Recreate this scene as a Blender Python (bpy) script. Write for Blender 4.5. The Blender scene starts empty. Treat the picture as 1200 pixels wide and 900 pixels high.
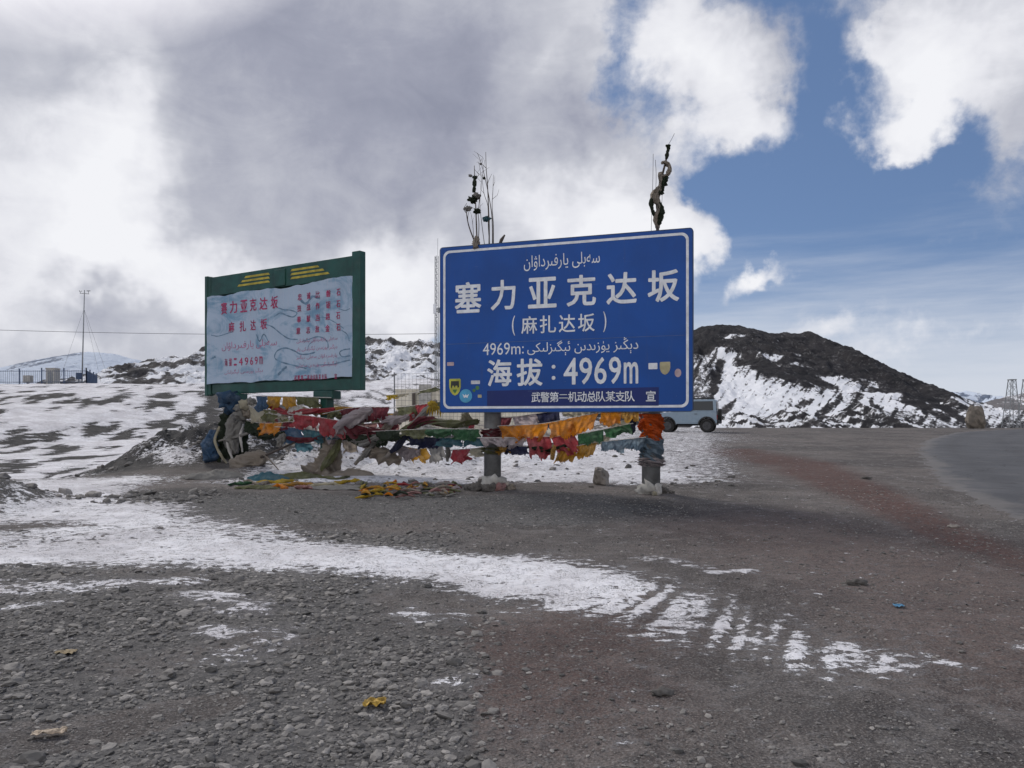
import bpy, bmesh, math, random
import numpy as np
from mathutils import Vector, Matrix, Euler

R = math.radians
SC = bpy.context.scene
COL = SC.collection
random.seed(11)
RNG = np.random.default_rng(5)

# ------------------------------------------------------------------ camera, sky, sun, exposure
CAM_Z, FPX, HZ = 1.6, 900.0, 495.0
cd = bpy.data.cameras.new('camera')
cam = bpy.data.objects.new('camera', cd)
COL.objects.link(cam)
cam.location = (0, 0, CAM_Z)
cam.rotation_euler = (R(90), 0, 0)
cd.sensor_width = 36
cd.lens = 36 * FPX / 1200
cd.shift_y = (HZ - 450) / 1200
cd.clip_start = 0.05
cd.clip_end = 20000
SC.camera = cam
SC.view_settings.view_transform = 'Standard'
SC.view_settings.look = 'None'
SC.view_settings.gamma = 1
SC.view_settings.exposure = 0.53
SC.view_settings.use_curve_mapping = False

SUN_EL, SUN_AZ = 40.0, -38.0       # azimuth from +Y, negative = to the left


def sun_dir():
    e, a = R(SUN_EL), R(SUN_AZ)
    return Vector((math.sin(a) * math.cos(e), math.cos(a) * math.cos(e), math.sin(e)))


sl = bpy.data.lights.new('sun', 'SUN')
sl.energy = 1.5
sl.angle = R(20)
sl.color = (1.0, 0.95, 0.88)
so = bpy.data.objects.new('sun', sl)
COL.objects.link(so)
so.rotation_euler = (-sun_dir()).to_track_quat('-Z', 'Y').to_euler()
so.location = (-20, 30, 40)


class NT:
    """Small helper around a node tree."""
    def __init__(s, tree):
        s.t = tree
        s.t.nodes.clear()

    def n(s, typ, **kw):
        nd = s.t.nodes.new(typ)
        for k, v in kw.items():
            setattr(nd, k, v)
        return nd

    def link(s, a, b):
        s.t.links.new(a, b)

    def put(s, sock, v):
        if isinstance(v, bpy.types.NodeSocket):
            s.link(v, sock)
        else:
            sock.default_value = v

    def math(s, op, a, b=0.0, c=0.0, clamp=False):
        nd = s.n('ShaderNodeMath', operation=op, use_clamp=clamp)
        s.put(nd.inputs[0], a)
        s.put(nd.inputs[1], b)
        s.put(nd.inputs[2], c)
        return nd.outputs[0]

    def vmath(s, op, a, b=None, scale=None):
        nd = s.n('ShaderNodeVectorMath', operation=op)
        s.put(nd.inputs[0], a)
        if b is not None:
            s.put(nd.inputs[1], b)
        if scale is not None:
            s.put(nd.inputs[3], scale)
        return nd.outputs[0]

    def step(s, v, lo, hi):
        nd = s.n('ShaderNodeMapRange', interpolation_type='SMOOTHSTEP')
        s.put(nd.inputs[0], v)
        s.put(nd.inputs[1], lo)
        s.put(nd.inputs[2], hi)
        return nd.outputs[0]

    def lin(s, v, lo, hi, a, b):
        nd = s.n('ShaderNodeMapRange')
        s.put(nd.inputs[0], v)
        for i, q in enumerate((lo, hi, a, b)):
            nd.inputs[i + 1].default_value = q
        return nd.outputs[0]

    def mix(s, f, a, b, blend='MIX'):
        nd = s.n('ShaderNodeMix', data_type='RGBA', blend_type=blend)
        s.put(nd.inputs[0], f)
        for sk, v in ((nd.inputs[6], a), (nd.inputs[7], b)):
            if isinstance(v, (tuple, list)) and len(v) == 3:
                v = (*v, 1)
            s.put(sk, v)
        return nd.outputs[2]

    def noise(s, vec, scale, detail=4, rough=0.55, dist=0.0, out=0):
        nd = s.n('ShaderNodeTexNoise')
        s.link(vec, nd.inputs['Vector'])
        nd.inputs['Scale'].default_value = scale
        nd.inputs['Detail'].default_value = detail
        nd.inputs['Roughness'].default_value = rough
        nd.inputs['Distortion'].default_value = dist
        return nd.outputs[out]

    def voro(s, vec, scale, feature='F1', rnd=1.0):
        nd = s.n('ShaderNodeTexVoronoi', feature=feature)
        s.link(vec, nd.inputs['Vector'])
        nd.inputs['Scale'].default_value = scale
        nd.inputs['Randomness'].default_value = rnd
        return nd

    def scaled(s, vec, sc, loc=(0, 0, 0), rot=(0, 0, 0)):
        nd = s.n('ShaderNodeMapping')
        s.link(vec, nd.inputs[0])
        nd.inputs[1].default_value = loc
        nd.inputs[2].default_value = rot
        nd.inputs[3].default_value = sc
        return nd.outputs[0]

    def attr(s, name):
        return s.n('ShaderNodeAttribute', attribute_name=name).outputs['Fac']

    def bump(s, h, strength=0.5, dist=0.01, normal=None):
        nd = s.n('ShaderNodeBump')
        nd.inputs['Strength'].default_value = strength
        nd.inputs['Distance'].default_value = dist
        s.link(h, nd.inputs['Height'])
        if normal is not None:
            s.link(normal, nd.inputs['Normal'])
        return nd.outputs[0]


def px_dir(px, py):
    return Vector(((px - 600) / FPX, 1.0, (HZ - py) / FPX)).normalized()


def build_world():
    w = bpy.data.worlds.new('World')
    SC.world = w
    w.use_nodes = True
    T = NT(w.node_tree)
    out = T.n('ShaderNodeOutputWorld')
    bg = T.n('ShaderNodeBackground')
    bg.inputs[1].default_value = 0.1
    T.link(bg.outputs[0], out.inputs[0])
    sky = T.n('ShaderNodeTexSky', sky_type='NISHITA')
    sky.sun_disc = False
    sky.sun_elevation = R(SUN_EL)
    sky.sun_rotation = R(SUN_AZ)
    sky.altitude = 3000
    sky.air_density = 1.0
    sky.dust_density = 0.6
    d = T.n('ShaderNodeTexCoord').outputs['Generated']
    # clouds: soft ellipsoids at directions of the sky dome, edges torn by noise
    wn = T.noise(d, 4.5, 5, 0.6, out=1)
    wn2 = T.noise(d, 17.0, 5, 0.65, out=1)
    w1 = T.vmath('SCALE', T.vmath('SUBTRACT', wn, (0.5, 0.5, 0.5)), scale=0.20)
    w2 = T.vmath('SCALE', T.vmath('SUBTRACT', wn2, (0.5, 0.5, 0.5)), scale=0.06)
    dw = T.vmath('ADD', T.vmath('ADD', d, w1), w2)
    dsm = T.vmath('ADD', d, T.vmath('SCALE', T.vmath('SUBTRACT', wn, (0.5, 0.5, 0.5)), scale=0.28))

    def blobs(vec, items):
        acc = None
        for (px, py, rx, ry, wt, rot) in items:
            c = px_dir(px, py)
            k = 1.0 / math.sqrt(1 + ((px - 600) / FPX) ** 2 + ((HZ - py) / FPX) ** 2)
            fwd = c
            right = fwd.cross(Vector((0, 0, 1))).normalized()
            up = right.cross(fwd).normalized()
            a = R(rot)
            r2 = right * math.cos(a) + up * math.sin(a)
            u2 = -right * math.sin(a) + up * math.cos(a)
            m = Matrix((r2, fwd, u2)).transposed()
            mp = T.n('ShaderNodeMapping', vector_type='TEXTURE')
            T.link(vec, mp.inputs[0])
            mp.inputs[1].default_value = c
            mp.inputs[2].default_value = m.to_euler('XYZ')
            mp.inputs[3].default_value = (rx / FPX * k, 0.7, ry / FPX * k)
            g = T.n('ShaderNodeTexGradient', gradient_type='SPHERICAL')
            T.link(mp.outputs[0], g.inputs[0])
            if acc is None:
                acc = T.math('MULTIPLY', g.outputs[1], wt)
            else:
                acc = T.math('MULTIPLY_ADD', g.outputs[1], wt, acc)
        return acc

    dens = blobs(dw, [
        (60, 120, 420, 330, 2.2, 0), (300, 120, 400, 300, 2.2, 0), (540, 70, 240, 190, 1.5, 0),
        (150, 330, 420, 190, 2.2, 0), (430, 300, 190, 120, 1.1, 10), (-300, 200, 500, 400, 2.5, 0), (560, 190, 120, 110, 0.9, 0),
        (655, 235, 175, 130, 2.3, 0), (725, 220, 90, 90, 1.2, 0), (750, 275, 130, 75, 1.5, 0), (815, 262, 60, 55, 1.2, 0), (650, 60, 90, 110, 1.0, 0),
        (820, 80, 130, 100, 1.6, 0), (855, 160, 85, 42, 0.95, 0), (738, 60, 50, 130, -0.75, 8), (955, 130, 60, 130, -0.55, -15), (940, 240, 180, 80, -0.5, 0),
        (1065, 95, 150, 95, 1.5, 25), (1170, 40, 160, 95, 1.3, 15), (1045, 175, 70, 30, 0.95, 15), (1205, 130, 70, 50, 0.9, 0), (1030, 20, 90, 60, 0.8, 0),
        (892, 326, 65, 30, 1.35, 20), (500, 372, 55, 25, 0.9, 0), (1120, 400, 300, 28, 0.4, 3), (960, 395, 200, 30, 0.35, 3),
        (1500, 60, 350, 200, 1.6, 0), (1000, -400, 700, 260, 1.3, 0), (100, -500, 1100, 600, 2.2, 0),
    ])
    f1 = T.noise(d, 6.0, 8, 0.6, 0.4)
    f2 = T.noise(d, 22.0, 6, 0.62, 0.2)
    dd = T.math('ADD', dens, T.math('MULTIPLY_ADD', f1, 1.7, -0.85))
    dd = T.math('ADD', dd, T.math('MULTIPLY_ADD', f2, 1.0, -0.5))
    sep = T.n('ShaderNodeSeparateXYZ')
    T.link(d, sep.inputs[0])
    behind = T.step(sep.outputs[1], 0.0, -0.5)          # bright cloud bank added unseen behind the viewer, to light the sign faces
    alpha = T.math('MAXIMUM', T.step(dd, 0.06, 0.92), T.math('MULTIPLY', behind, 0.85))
    # light and dark of the clouds: thick cloud bases against thin, sunlit parts
    lightness = blobs(dsm, [
        (125, 190, 110, 160, 0.50, 0), (60, 330, 260, 120, 0.22, 0), (330, 345, 330, 80, 0.34, 0), (10, 150, 140, 140, 0.12, 0),
        (160, 290, 280, 80, 0.16, 0), (60, 250, 300, 170, 0.12, 0),
        (650, 235, 170, 110, 0.66, 0), (770, 285, 150, 90, 0.60, 0), (640, 60, 110, 110, 0.30, 0),
        (810, 85, 120, 100, 0.50, 0), (860, 165, 90, 45, 0.36, 0), (1060, 110, 150, 110, 0.50, 0), (1160, 60, 180, 110, 0.22, 0),
        (1045, 172, 80, 40, 0.25, 0), (892, 326, 90, 45, 0.6, 0), (470, 335, 150, 70, 0.4, 0), (1100, 400, 400, 60, 0.4, 0),
    ])
    glow = blobs(d, [(-110, -520, 640, 520, 1.2, 0), (-110, -520, 380, 300, 1.2, 0)])      # unseen glow added around the sun, above the frame, to brighten the ground
    dark = blobs(dsm, [
        (480, 160, 310, 220, 0.32, 0), (330, 40, 340, 150, 0.20, 0), (560, 200, 190, 120, 0.20, -20), (700, 125, 110, 70, 0.30, 0), (580, 30, 120, 80, 0.2, 0), (230, 200, 80, 120, 0.12, 0),
        (120, 362, 130, 42, 0.48, -12), (20, 20, 220, 110, 0.14, 0), (290, 280, 120, 60, 0.16, 0), (900, 50, 60, 110, 0.25, 0), (1190, 80, 80, 120, 0.15, 0),
    ])
    sh = T.math('SUBTRACT', T.math('ADD', lightness, 0.53), dark)
    f3 = T.noise(T.scaled(d, (1.0, 1.0, 2.2), rot=(0, 0.5, 0)), 9.0, 8, 0.65, 0.9)
    sh = T.math('ADD', sh, T.math('MULTIPLY_ADD', f3, 0.34, -0.17))
    sh = T.math('ADD', sh, T.math('MULTIPLY_ADD', f1, 0.34, -0.17))
    sh = T.math('ADD', sh, T.math('MULTIPLY_ADD', f2, 0.22, -0.11))
    ramp = T.n('ShaderNodeValToRGB')
    e = ramp.color_ramp.elements
    e[0].position, e[0].color = 0.0, (1.8, 1.92, 2.5, 1)
    e[1].position, e[1].color = 1.0, (6.2, 6.25, 6.5, 1)
    for p, c in ((0.25, (2.45, 2.56, 3.15, 1)), (0.55, (3.8, 3.9, 4.35, 1)), (0.8, (5.5, 5.55, 5.9, 1))):
        q = e.new(p)
        q.color = c
    T.link(sh, ramp.inputs[0])
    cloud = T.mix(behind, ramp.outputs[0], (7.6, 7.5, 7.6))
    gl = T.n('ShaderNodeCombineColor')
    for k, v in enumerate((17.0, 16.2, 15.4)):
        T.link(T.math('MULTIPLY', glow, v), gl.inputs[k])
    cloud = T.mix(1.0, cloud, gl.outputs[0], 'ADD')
    # veil of thin bright cloud towards the horizon
    streak = T.noise(T.scaled(d, (1.5, 1.5, 14.0)), 3.0, 6, 0.6)
    veil = T.math('MULTIPLY', T.step(T.math('ADD', sep.outputs[2], T.math('MULTIPLY_ADD', streak, 0.16, -0.08)), 0.24, 0.03), 0.88)
    skyc = T.mix(0.62, T.mix(1.0, sky.outputs[0], (0.74, 0.74, 0.74), 'MULTIPLY'), (0.84, 1.40, 2.70))
    base = T.mix(veil, skyc, (4.6, 4.85, 5.4))
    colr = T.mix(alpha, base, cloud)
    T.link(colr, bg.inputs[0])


build_world()


# ------------------------------------------------------------------ numeric helpers
def at(px, py, Y):
    return Vector(((px - 600) / FPX * Y, Y, CAM_Z + (HZ - py) / FPX * Y))


def _hash(ix, iy, seed):
    h = (ix.astype(np.int64) * 374761393 + iy.astype(np.int64) * 668265263 + seed * 974634777) & 0xFFFFFFFF
    h = ((h ^ (h >> 13)) * 1274126177) & 0xFFFFFFFF
    return ((h ^ (h >> 16)) & 0xFFFFFFFF) / 4294967295.0


def vnoise(x, y, seed=0):
    x = np.asarray(x, float)
    y = np.asarray(y, float)
    ix, iy = np.floor(x), np.floor(y)
    fx, fy = x - ix, y - iy
    ux, uy = fx * fx * fx * (fx * (fx * 6 - 15) + 10), fy * fy * fy * (fy * (fy * 6 - 15) + 10)

    def g(ox, oy):
        a = _hash(ix + ox, iy + oy, seed) * 2 * np.pi
        return np.cos(a) * (fx - ox) + np.sin(a) * (fy - oy)
    n = (g(0, 0) * (1 - ux) + g(1, 0) * ux) * (1 - uy) + (g(0, 1) * (1 - ux) + g(1, 1) * ux) * uy
    return n * 1.5


def fbm(x, y, octv=5, seed=0, rough=0.5):
    s, a, f = 0, 1.0, 1.0
    for i in range(octv):
        s = s + a * vnoise(np.asarray(x) * f, np.asarray(y) * f, seed + i * 17)
        a *= rough
        f *= 2.03
    return s


def ridged(x, y, octv=5, seed=0):
    s, a, f = 0, 1.0, 1.0
    for i in range(octv):
        s = s + a * (1 - np.abs(vnoise(np.asarray(x) * f, np.asarray(y) * f, seed + i * 31)) * 2)
        a *= 0.5
        f *= 2.1
    return s / 1.9


def sstep(v, lo, hi):
    t = np.clip((np.asarray(v, float) - lo) / (hi - lo), 0, 1)
    return t * t * (3 - 2 * t)


def seg_dist(x, y, pts):
    """distance to a polyline with radii: returns min(dist/r)"""
    best = np.full(np.shape(x), 1e9)
    for (ax, ay, ar), (bx, by, br) in zip(pts[:-1], pts[1:]):
        dx, dy = bx - ax, by - ay
        t = np.clip(((x - ax) * dx + (y - ay) * dy) / (dx * dx + dy * dy + 1e-9), 0, 1)
        dd = np.hypot(x - ax - t * dx, y - ay - t * dy) / (ar + (br - ar) * t)
        best = np.minimum(best, dd)
    return best


# ------------------------------------------------------------------ the lie of the land
def plateau(Y):
    return np.interp(Y, [-60, 0, 12, 43, 58, 66, 90, 160, 400, 6000],
                     [-1.5, 0, 0.467, 1.03, 1.16, 1.12, -0.4, -5.0, -12, -20])


def gz0(x, Y):
    """ground height without the smallest bumps"""
    x = np.asarray(x, float)
    Y = np.asarray(Y, float)
    z = plateau(Y)
    # gully on the left beyond the edge of the lay-by
    gul = sstep(-x, 7.3, 10.5) * sstep(Y, 14.0, 19.0) * (1 - sstep(Y, 30, 60))
    z = z - 0.55 * gul
    # snowy hill on the left
    y0 = 24 + 30 * sstep(x, -34, -12)
    s = np.clip((Y - y0) / (90 - y0), 0, 1)
    s = s * s * (3 - 2 * s) * 0.35 + s * 0.65
    fx = 1 - sstep(x, -6, 16)
    top = 6.1 + 0.02 * np.clip(x + 40, 0, 40) + 0.12 * fbm(x / 9, Y / 9, 3, 91)
    hz = np.where(Y > 90, top - np.clip(Y - 104, 0, 900) * 0.05, 0)
    hill = np.where(Y > 90, hz, z * (1 - s) + top * s)
    z = np.where(Y > y0, z * (1 - fx) + np.maximum(hill, z) * fx, z)
    z = z + 0.13 * fbm(x / 3.5, Y / 6.0, 4, 33) * sstep(Y, 24, 40) * fx * (Y < 140)
    # dark berm behind the cloth-wrapped post, and the berm at the left edge
    b1 = np.exp(-((x + 7.4) / 2.6) ** 2 - ((Y - 19.6) / 2.0) ** 2) * 1.0
    b1 = b1 + np.exp(-((x + 9.2) / 1.8) ** 2 - ((Y - 20.2) / 1.7) ** 2) * 0.35
    b1 = b1 * (0.75 + 0.45 * ridged(x * 0.5 + 0.3 * Y, Y * 0.33, 5, 13))
    b2 = np.exp(-((x + 7.5) / 0.75) ** 2 - ((Y - 10.9) / 0.75) ** 2) * 0.40
    z = z + b1 * (1 + 0.25 * fbm(x * 0.9, Y * 0.9, 4, 3)) + b2
    # low snow-covered heaps behind the signs
    hp = sstep(Y, 15.5, 18.5) * (1 - sstep(Y, 24, 30)) * sstep(x, -7.5, -5.5) * (1 - sstep(x, -0.5, 2.0))
    z = z + hp * (0.16 + 0.22 * fbm(x * 0.8, Y * 0.8, 4, 77))
    return z


def gz(x, Y):
    near = 1 - sstep(Y, 30, 70)
    m = 0.03 * fbm(x * 0.55, Y * 0.55, 4, 5) + 0.012 * fbm(x * 3.1, Y * 3.1, 3, 8) * near
    # soft wheel tracks that cross the lay-by to the road
    return gz0(x, Y) + m


def gpt(x, Y, dz=0.0):
    return Vector((x, Y, float(gz(x, Y)) + dz))


def ground_at(px, py):
    """where the line of sight of a photo point meets the ground"""
    lo, prev = 1.0, None
    Ys = np.geomspace(1.5, 120, 1500)
    xs = (px - 600) / FPX * Ys
    zs = CAM_Z + (HZ - py) / FPX * Ys
    d = zs - gz0(xs, Ys)
    i = np.argmax(d < 0)
    return float(xs[i]), float(Ys[i])


def gp(px, py, r):
    x, Y = ground_at(px, py)
    return (x, Y, r)


ROAD_EDGE = [(5.4, -30), (5.4, -5), (5.5, 4), (6.1, 9.2), (7.2, 13.0), (10.0, 19.0), (14.4, 27.5), (21.0, 38.0), (30, 49), (44, 60), (62, 70)]


def snow_field(x, Y):
    """cover of snow 0..1 before fine noise"""
    s = np.zeros(np.shape(x))

    def add(pts, k=1.0, soft=1.3):
        nonlocal s
        d = seg_dist(x, Y, pts)
        s = np.maximum(s, k * 0.92 * (1 - sstep(d, 0.25, soft * 1.15)))
    # the long band across the foreground
    add([gp(-80, 660, 0.7), gp(30, 648, 0.75), gp(150, 644, 0.9), gp(300, 647, 0.85), gp(430, 656, 0.72), gp(520, 665, 0.68),
         gp(600, 672, 0.78), gp(690, 693, 0.72)], 1.0)
    add([gp(690, 693, 0.66), gp(780, 715, 0.66), gp(860, 742, 0.56)], 0.80)
    add([gp(850, 748, 0.50), gp(950, 765, 0.42), gp(1040, 772, 0.28)], 0.62)
    add([gp(560, 690, 0.25), gp(640, 700, 0.22)], 0.9)
    add([gp(835, 674, 0.12), gp(880, 672, 0.1)], 0.75)
    add([gp(760, 655, 0.2), gp(830, 668, 0.12)], 0.5)
    add([gp(1110, 775, 0.1), gp(1130, 780, 0.1)], 0.62)
    add([gp(1195, 760, 0.08), gp(1215, 762, 0.1)], 0.7)
    # upper left patch and what runs down to the gully
    add([gp(60, 602, 1.0), gp(130, 600, 1.1), gp(170, 612, 0.6)], 0.95)
    add([gp(20, 632, 0.8), gp(180, 615, 0.9), gp(300, 632, 0.7)], 0.72)
    add([gp(70, 625, 0.6), gp(240, 630, 0.5)], 0.85)
    add([gp(10, 568, 1.3), gp(60, 567, 1.5), gp(115, 565, 1.4)], 0.95)
    add([gp(30, 578, 0.8), gp(95, 574, 1.0), gp(70, 592, 0.8)], 0.95)
    # broken patches in the pebbles
    add([gp(-20, 690, 0.25), gp(120, 690, 0.25), gp(220, 685, 0.2)], 0.62)
    add([gp(20, 712, 0.15), gp(70, 708, 0.12)], 0.6)
    add([gp(230, 700, 0.2), gp(290, 712, 0.28)], 0.66)
    add([gp(240, 740, 0.16), gp(290, 745, 0.12)], 0.52)
    add([gp(480, 720, 0.2), gp(520, 725, 0.2)], 0.42)
    add([gp(270, 765, 0.3), gp(330, 740, 0.25)], 0.40)
    add([gp(520, 805, 0.12), gp(560, 802, 0.1)], 0.5)
    # snow behind the signs
    b = sstep(Y, 13.3, 14.3) * (1 - sstep(x, 1.5, 8.0) * sstep(Y, 12, 40) * 0.55) * sstep(x, -6.3, -4.8 )
    right = 1 - sstep(x - 0.14 * (Y - 14), 2.5, 5.4)
    s = np.maximum(s, b * right * 0.80)
    s = np.maximum(s, 0.58 * sstep(Y, 13.0, 15) * (1 - sstep(x - 0.25 * (Y - 14), 3.2, 5.2)) * sstep(x, -5, -3))
    s = np.maximum(s, 0.55 * sstep(Y, 26, 34) * (1 - sstep(x - 0.2 * (Y - 30), 7, 12)) * sstep(x, -10, -3))
    # beyond the crest and on the left hill: snow with dark stony patches
    hillm = np.maximum(sstep(-x, 7.6, 9.4) * sstep(Y, 15.5, 18.0), sstep(Y, 30, 40) * (1 - sstep(x, -4, 8)))
    hn = fbm(x * 0.55 + Y * 0.22, Y * 0.12, 4, 21, 0.62)
    hn2 = fbm(x * 1.1 + Y * 0.3, Y * 0.22, 4, 29, 0.6)
    lines = np.abs(((x * 0.95 - Y * 0.30) / 10.0 + 0.22 * fbm(x * .1, Y * .1, 2, 6)) % 1.0 - 0.5)
    tr = (1 - sstep(lines, 0.05, 0.14)) * sstep(hn2, -0.10, 0.25)
    rim = (1 - sstep(np.abs(x + 0.335 * Y + 2.6 + 1.2 * hn2), 0.6, 2.6)) * sstep(hn, -0.5, 0.1)
    cover = 1.05 - 1.5 * sstep(hn + 0.55 * hn2, 0.34, 0.56) - 1.35 * tr - 1.4 * rim
    s = np.where(hillm > 0.01, np.maximum(s * (1 - hillm), 0) + hillm * np.maximum(cover, -0.6), s)
    farp = sstep(Y, 62, 72)
    s = np.maximum(s, farp * (0.72 - 0.3 * sstep(hn2, -0.1, 0.4)) * (1 - sstep(x, -2, 12) * (1 - sstep(Y, 75, 95))))
    # berms: dark stones with snow in the hollows
    bm = np.maximum(np.exp(-((x + 7.6) / 3.0) ** 2 - ((Y - 19.3) / 2.3) ** 2) * 1.5, np.exp(-((x + 7.5) / 0.8) ** 2 - ((Y - 10.9) / 0.8) ** 2) * 1.6)
    bm = np.clip(bm, 0, 1)
    rocky = 0.34 + 0.62 * fbm(x * 0.9 + 0.5 * Y, Y * 0.55, 4, 44)
    s = s * (1 - sstep(bm, 0.25, 0.6)) + np.clip(rocky, 0, 0.75) * sstep(bm, 0.25, 0.6)
    # dark bare ground in front of the gully and in front of the heaps
    bare = (1 - sstep(seg_dist(x, Y, [gp(225, 576, 0.5), gp(300, 582, 0.6), gp(450, 580, 0.7), gp(640, 585, 0.8), gp(760, 590, 0.8)]), 0.7, 1.3))
    s = s * (1 - bare * 0.97)
    # ruts that cut the right end of the band
    for (a, b2, wd) in (((850, 700), (812, 765), 0.028), ((872, 703), (842, 775), 0.03), ((890, 708), (866, 780), 0.022), ((905, 712), (885, 785), 0.03), ((800, 690), (745, 740), 0.03), ((925, 730), (905, 790), 0.03), ((780, 690), (700, 735), 0.025), ((960, 735), (950, 790), 0.03)):
        (ax, ay, _), (bx, by, _) = gp(*a, 0), gp(*b2, 0)
        d = seg_dist(x, Y, [(ax, ay, wd), (bx, by, wd)])
        s = s * (1 - 0.8 * (1 - sstep(d, 0.6, 1.9)))
    return np.clip(s, -0.6, 1)


def red_field(x, Y):
    r = 1 - sstep(seg_dist(x, Y, [gp(850, 528, 1.1), gp(930, 543, 0.9), gp(985, 566, 0.6), gp(1060, 602, 0.45), gp(1140, 640, 0.35), gp(1230, 675, 0.35)]), 0.3, 1.6)
    r2 = 1 - sstep(seg_dist(x, Y, [gp(900, 620, 1.5), gp(1050, 660, 1.6), gp(1230, 760, 1.2)]), 0.2, 1.6)
    r3 = 1 - sstep(seg_dist(x, Y, [gp(700, 740, 0.7), gp(560, 790, 0.8), gp(640, 800, 0.8)]), 0.2, 1.5)
    n = 0.5 + 0.8 * fbm(x * 0.5, Y * 0.35, 4, 61)
    return np.clip(np.maximum(np.maximum(r * (0.75 + 0.7 * n), r2 * 0.42), r3 * 0.5), 0, 1)


def dark_field(x, Y):
    """bare dark slate: hill on the left, berms, bare strip"""
    d = np.maximum(sstep(-x, 6.5, 8.5) * sstep(Y, 15.0, 17.0), sstep(Y, 26, 34) * (1 - sstep(x, -2, 8)))
    b = np.clip(np.exp(-((x + 7.6) / 3.2) ** 2 - ((Y - 19.3) / 2.6) ** 2) * 1.6, 0, 1)
    b = np.maximum(b, np.clip(np.exp(-((x + 7.5) / 0.9) ** 2 - ((Y - 10.9) / 0.9) ** 2) * 1.7, 0, 1))
    st = (1 - sstep(seg_dist(x, Y, [gp(200, 578, 0.8), gp(300, 585, 1.0), gp(450, 590, 1.1), gp(640, 592, 1.1), gp(740, 594, 0.8)]), 0.3, 1.5)) * 0.75
    return np.clip(np.maximum.reduce([d, b, st]), 0, 1)


def pebble_field(x, Y):
    """how stony the surface is"""
    px = 600 + FPX * x / np.maximum(Y, 0.5)
    a = (1 - sstep(px, 470, 640)) * (1 - sstep(Y, 8.5, 9.3))
    track = (1 - sstep(seg_dist(x, Y, [gp(-30, 880, 0.28), gp(140, 850, 0.26), gp(250, 822, 0.2)]), 0.5, 1.3))
    track2 = (1 - sstep(seg_dist(x, Y, [gp(470, 700, 0.25), gp(600, 720, 0.3)]), 0.5, 1.3))
    a = a * (1 - 0.92 * track) * (1 - 0.8 * track2)
    b = sstep(Y, 9.0, 9.6) * (1 - sstep(Y, 11.6, 12.6)) * (1 - sstep(px, 640, 860)) * 0.9
    c = (1 - sstep(seg_dist(x, Y, [(-7.5, 10.9, 0.8), (-7.3, 10.9, 0.8)]), 0.6, 1.3)) * 0.6
    d = (1 - sstep(seg_dist(x, Y, [(-8.6, 19.0, 2.2), (-6.4, 19.0, 2.2)]), 0.6, 1.3)) * 0.35
    n = 0.75 + 0.5 * fbm(x * 0.7, Y * 0.7, 3, 15)
    return np.clip(np.maximum.reduce([a, b, c, d]) * n, 0, 1)


# ------------------------------------------------------------------ object helpers
def tag(o, label=None, cat=None, group=None, kind=None):
    if label:
        o['label'] = label
    if cat:
        o['category'] = cat
    if group:
        o['group'] = group
    if kind:
        o['kind'] = kind
    return o


def empty(name, loc, rz=0.0):
    o = bpy.data.objects.new(name, None)
    COL.objects.link(o)
    o.location = loc
    o.rotation_euler = (0, 0, rz)
    return o


def thing(name, loc, label, cat, group=None, rz=0.0):
    return tag(empty(name, loc, rz), label, cat, group)


def root_of(o):
    while o.parent:
        o = o.parent
    return o


def mesh_obj(name, V, F, mat, parent=None, local=False, smooth=False, origin=None):
    """link one mesh object; V is in world space unless local"""
    m = bpy.data.meshes.new(name)
    o = bpy.data.objects.new(name, m)
    COL.objects.link(o)
    off = Vector((0, 0, 0))
    if parent is not None:
        o.parent = parent
        if not local:
            off = Vector(root_of(parent).location)
    elif origin is not None:
        off = Vector(origin)
        o.location = off
    m.from_pydata([tuple(Vector(v) - off) for v in V], [], F)
    if isinstance(mat, (list, tuple)):
        for q in mat:
            m.materials.append(q)
    else:
        m.materials.append(mat)
    if smooth:
        m.polygons.foreach_set('use_smooth', [True] * len(m.polygons))
    m.update()
    return o


def np_mesh(name, V, F, mat, smooth=True, parent=None):
    """V (n,3) array, F (m,k) array"""
    m = bpy.data.meshes.new(name)
    k = F.shape[1]
    m.vertices.add(len(V))
    m.vertices.foreach_set('co', V.astype(np.float32).ravel())
    m.loops.add(F.size)
    m.loops.foreach_set('vertex_index', F.astype(np.int32).ravel())
    m.polygons.add(len(F))
    m.polygons.foreach_set('loop_start', np.arange(0, F.size, k, dtype=np.int32))
    m.polygons.foreach_set('loop_total', np.full(len(F), k, dtype=np.int32))
    m.update(calc_edges=True)
    m.polygons.foreach_set('use_smooth', np.full(len(F), smooth))
    m.materials.append(mat)
    o = bpy.data.objects.new(name, m)
    COL.objects.link(o)
    if parent is not None:
        o.parent = parent
    return o


def set_attr(o, name, vals):
    a = o.data.attributes.new(name, 'FLOAT', 'POINT')
    a.data.foreach_set('value', np.asarray(vals, np.float32).ravel())


def grid_faces(nr, nc):
    i = np.arange(nr * nc).reshape(nr, nc)
    return np.stack([i[:-1, :-1], i[:-1, 1:], i[1:, 1:], i[1:, :-1]], -1).reshape(-1, 4)


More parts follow.
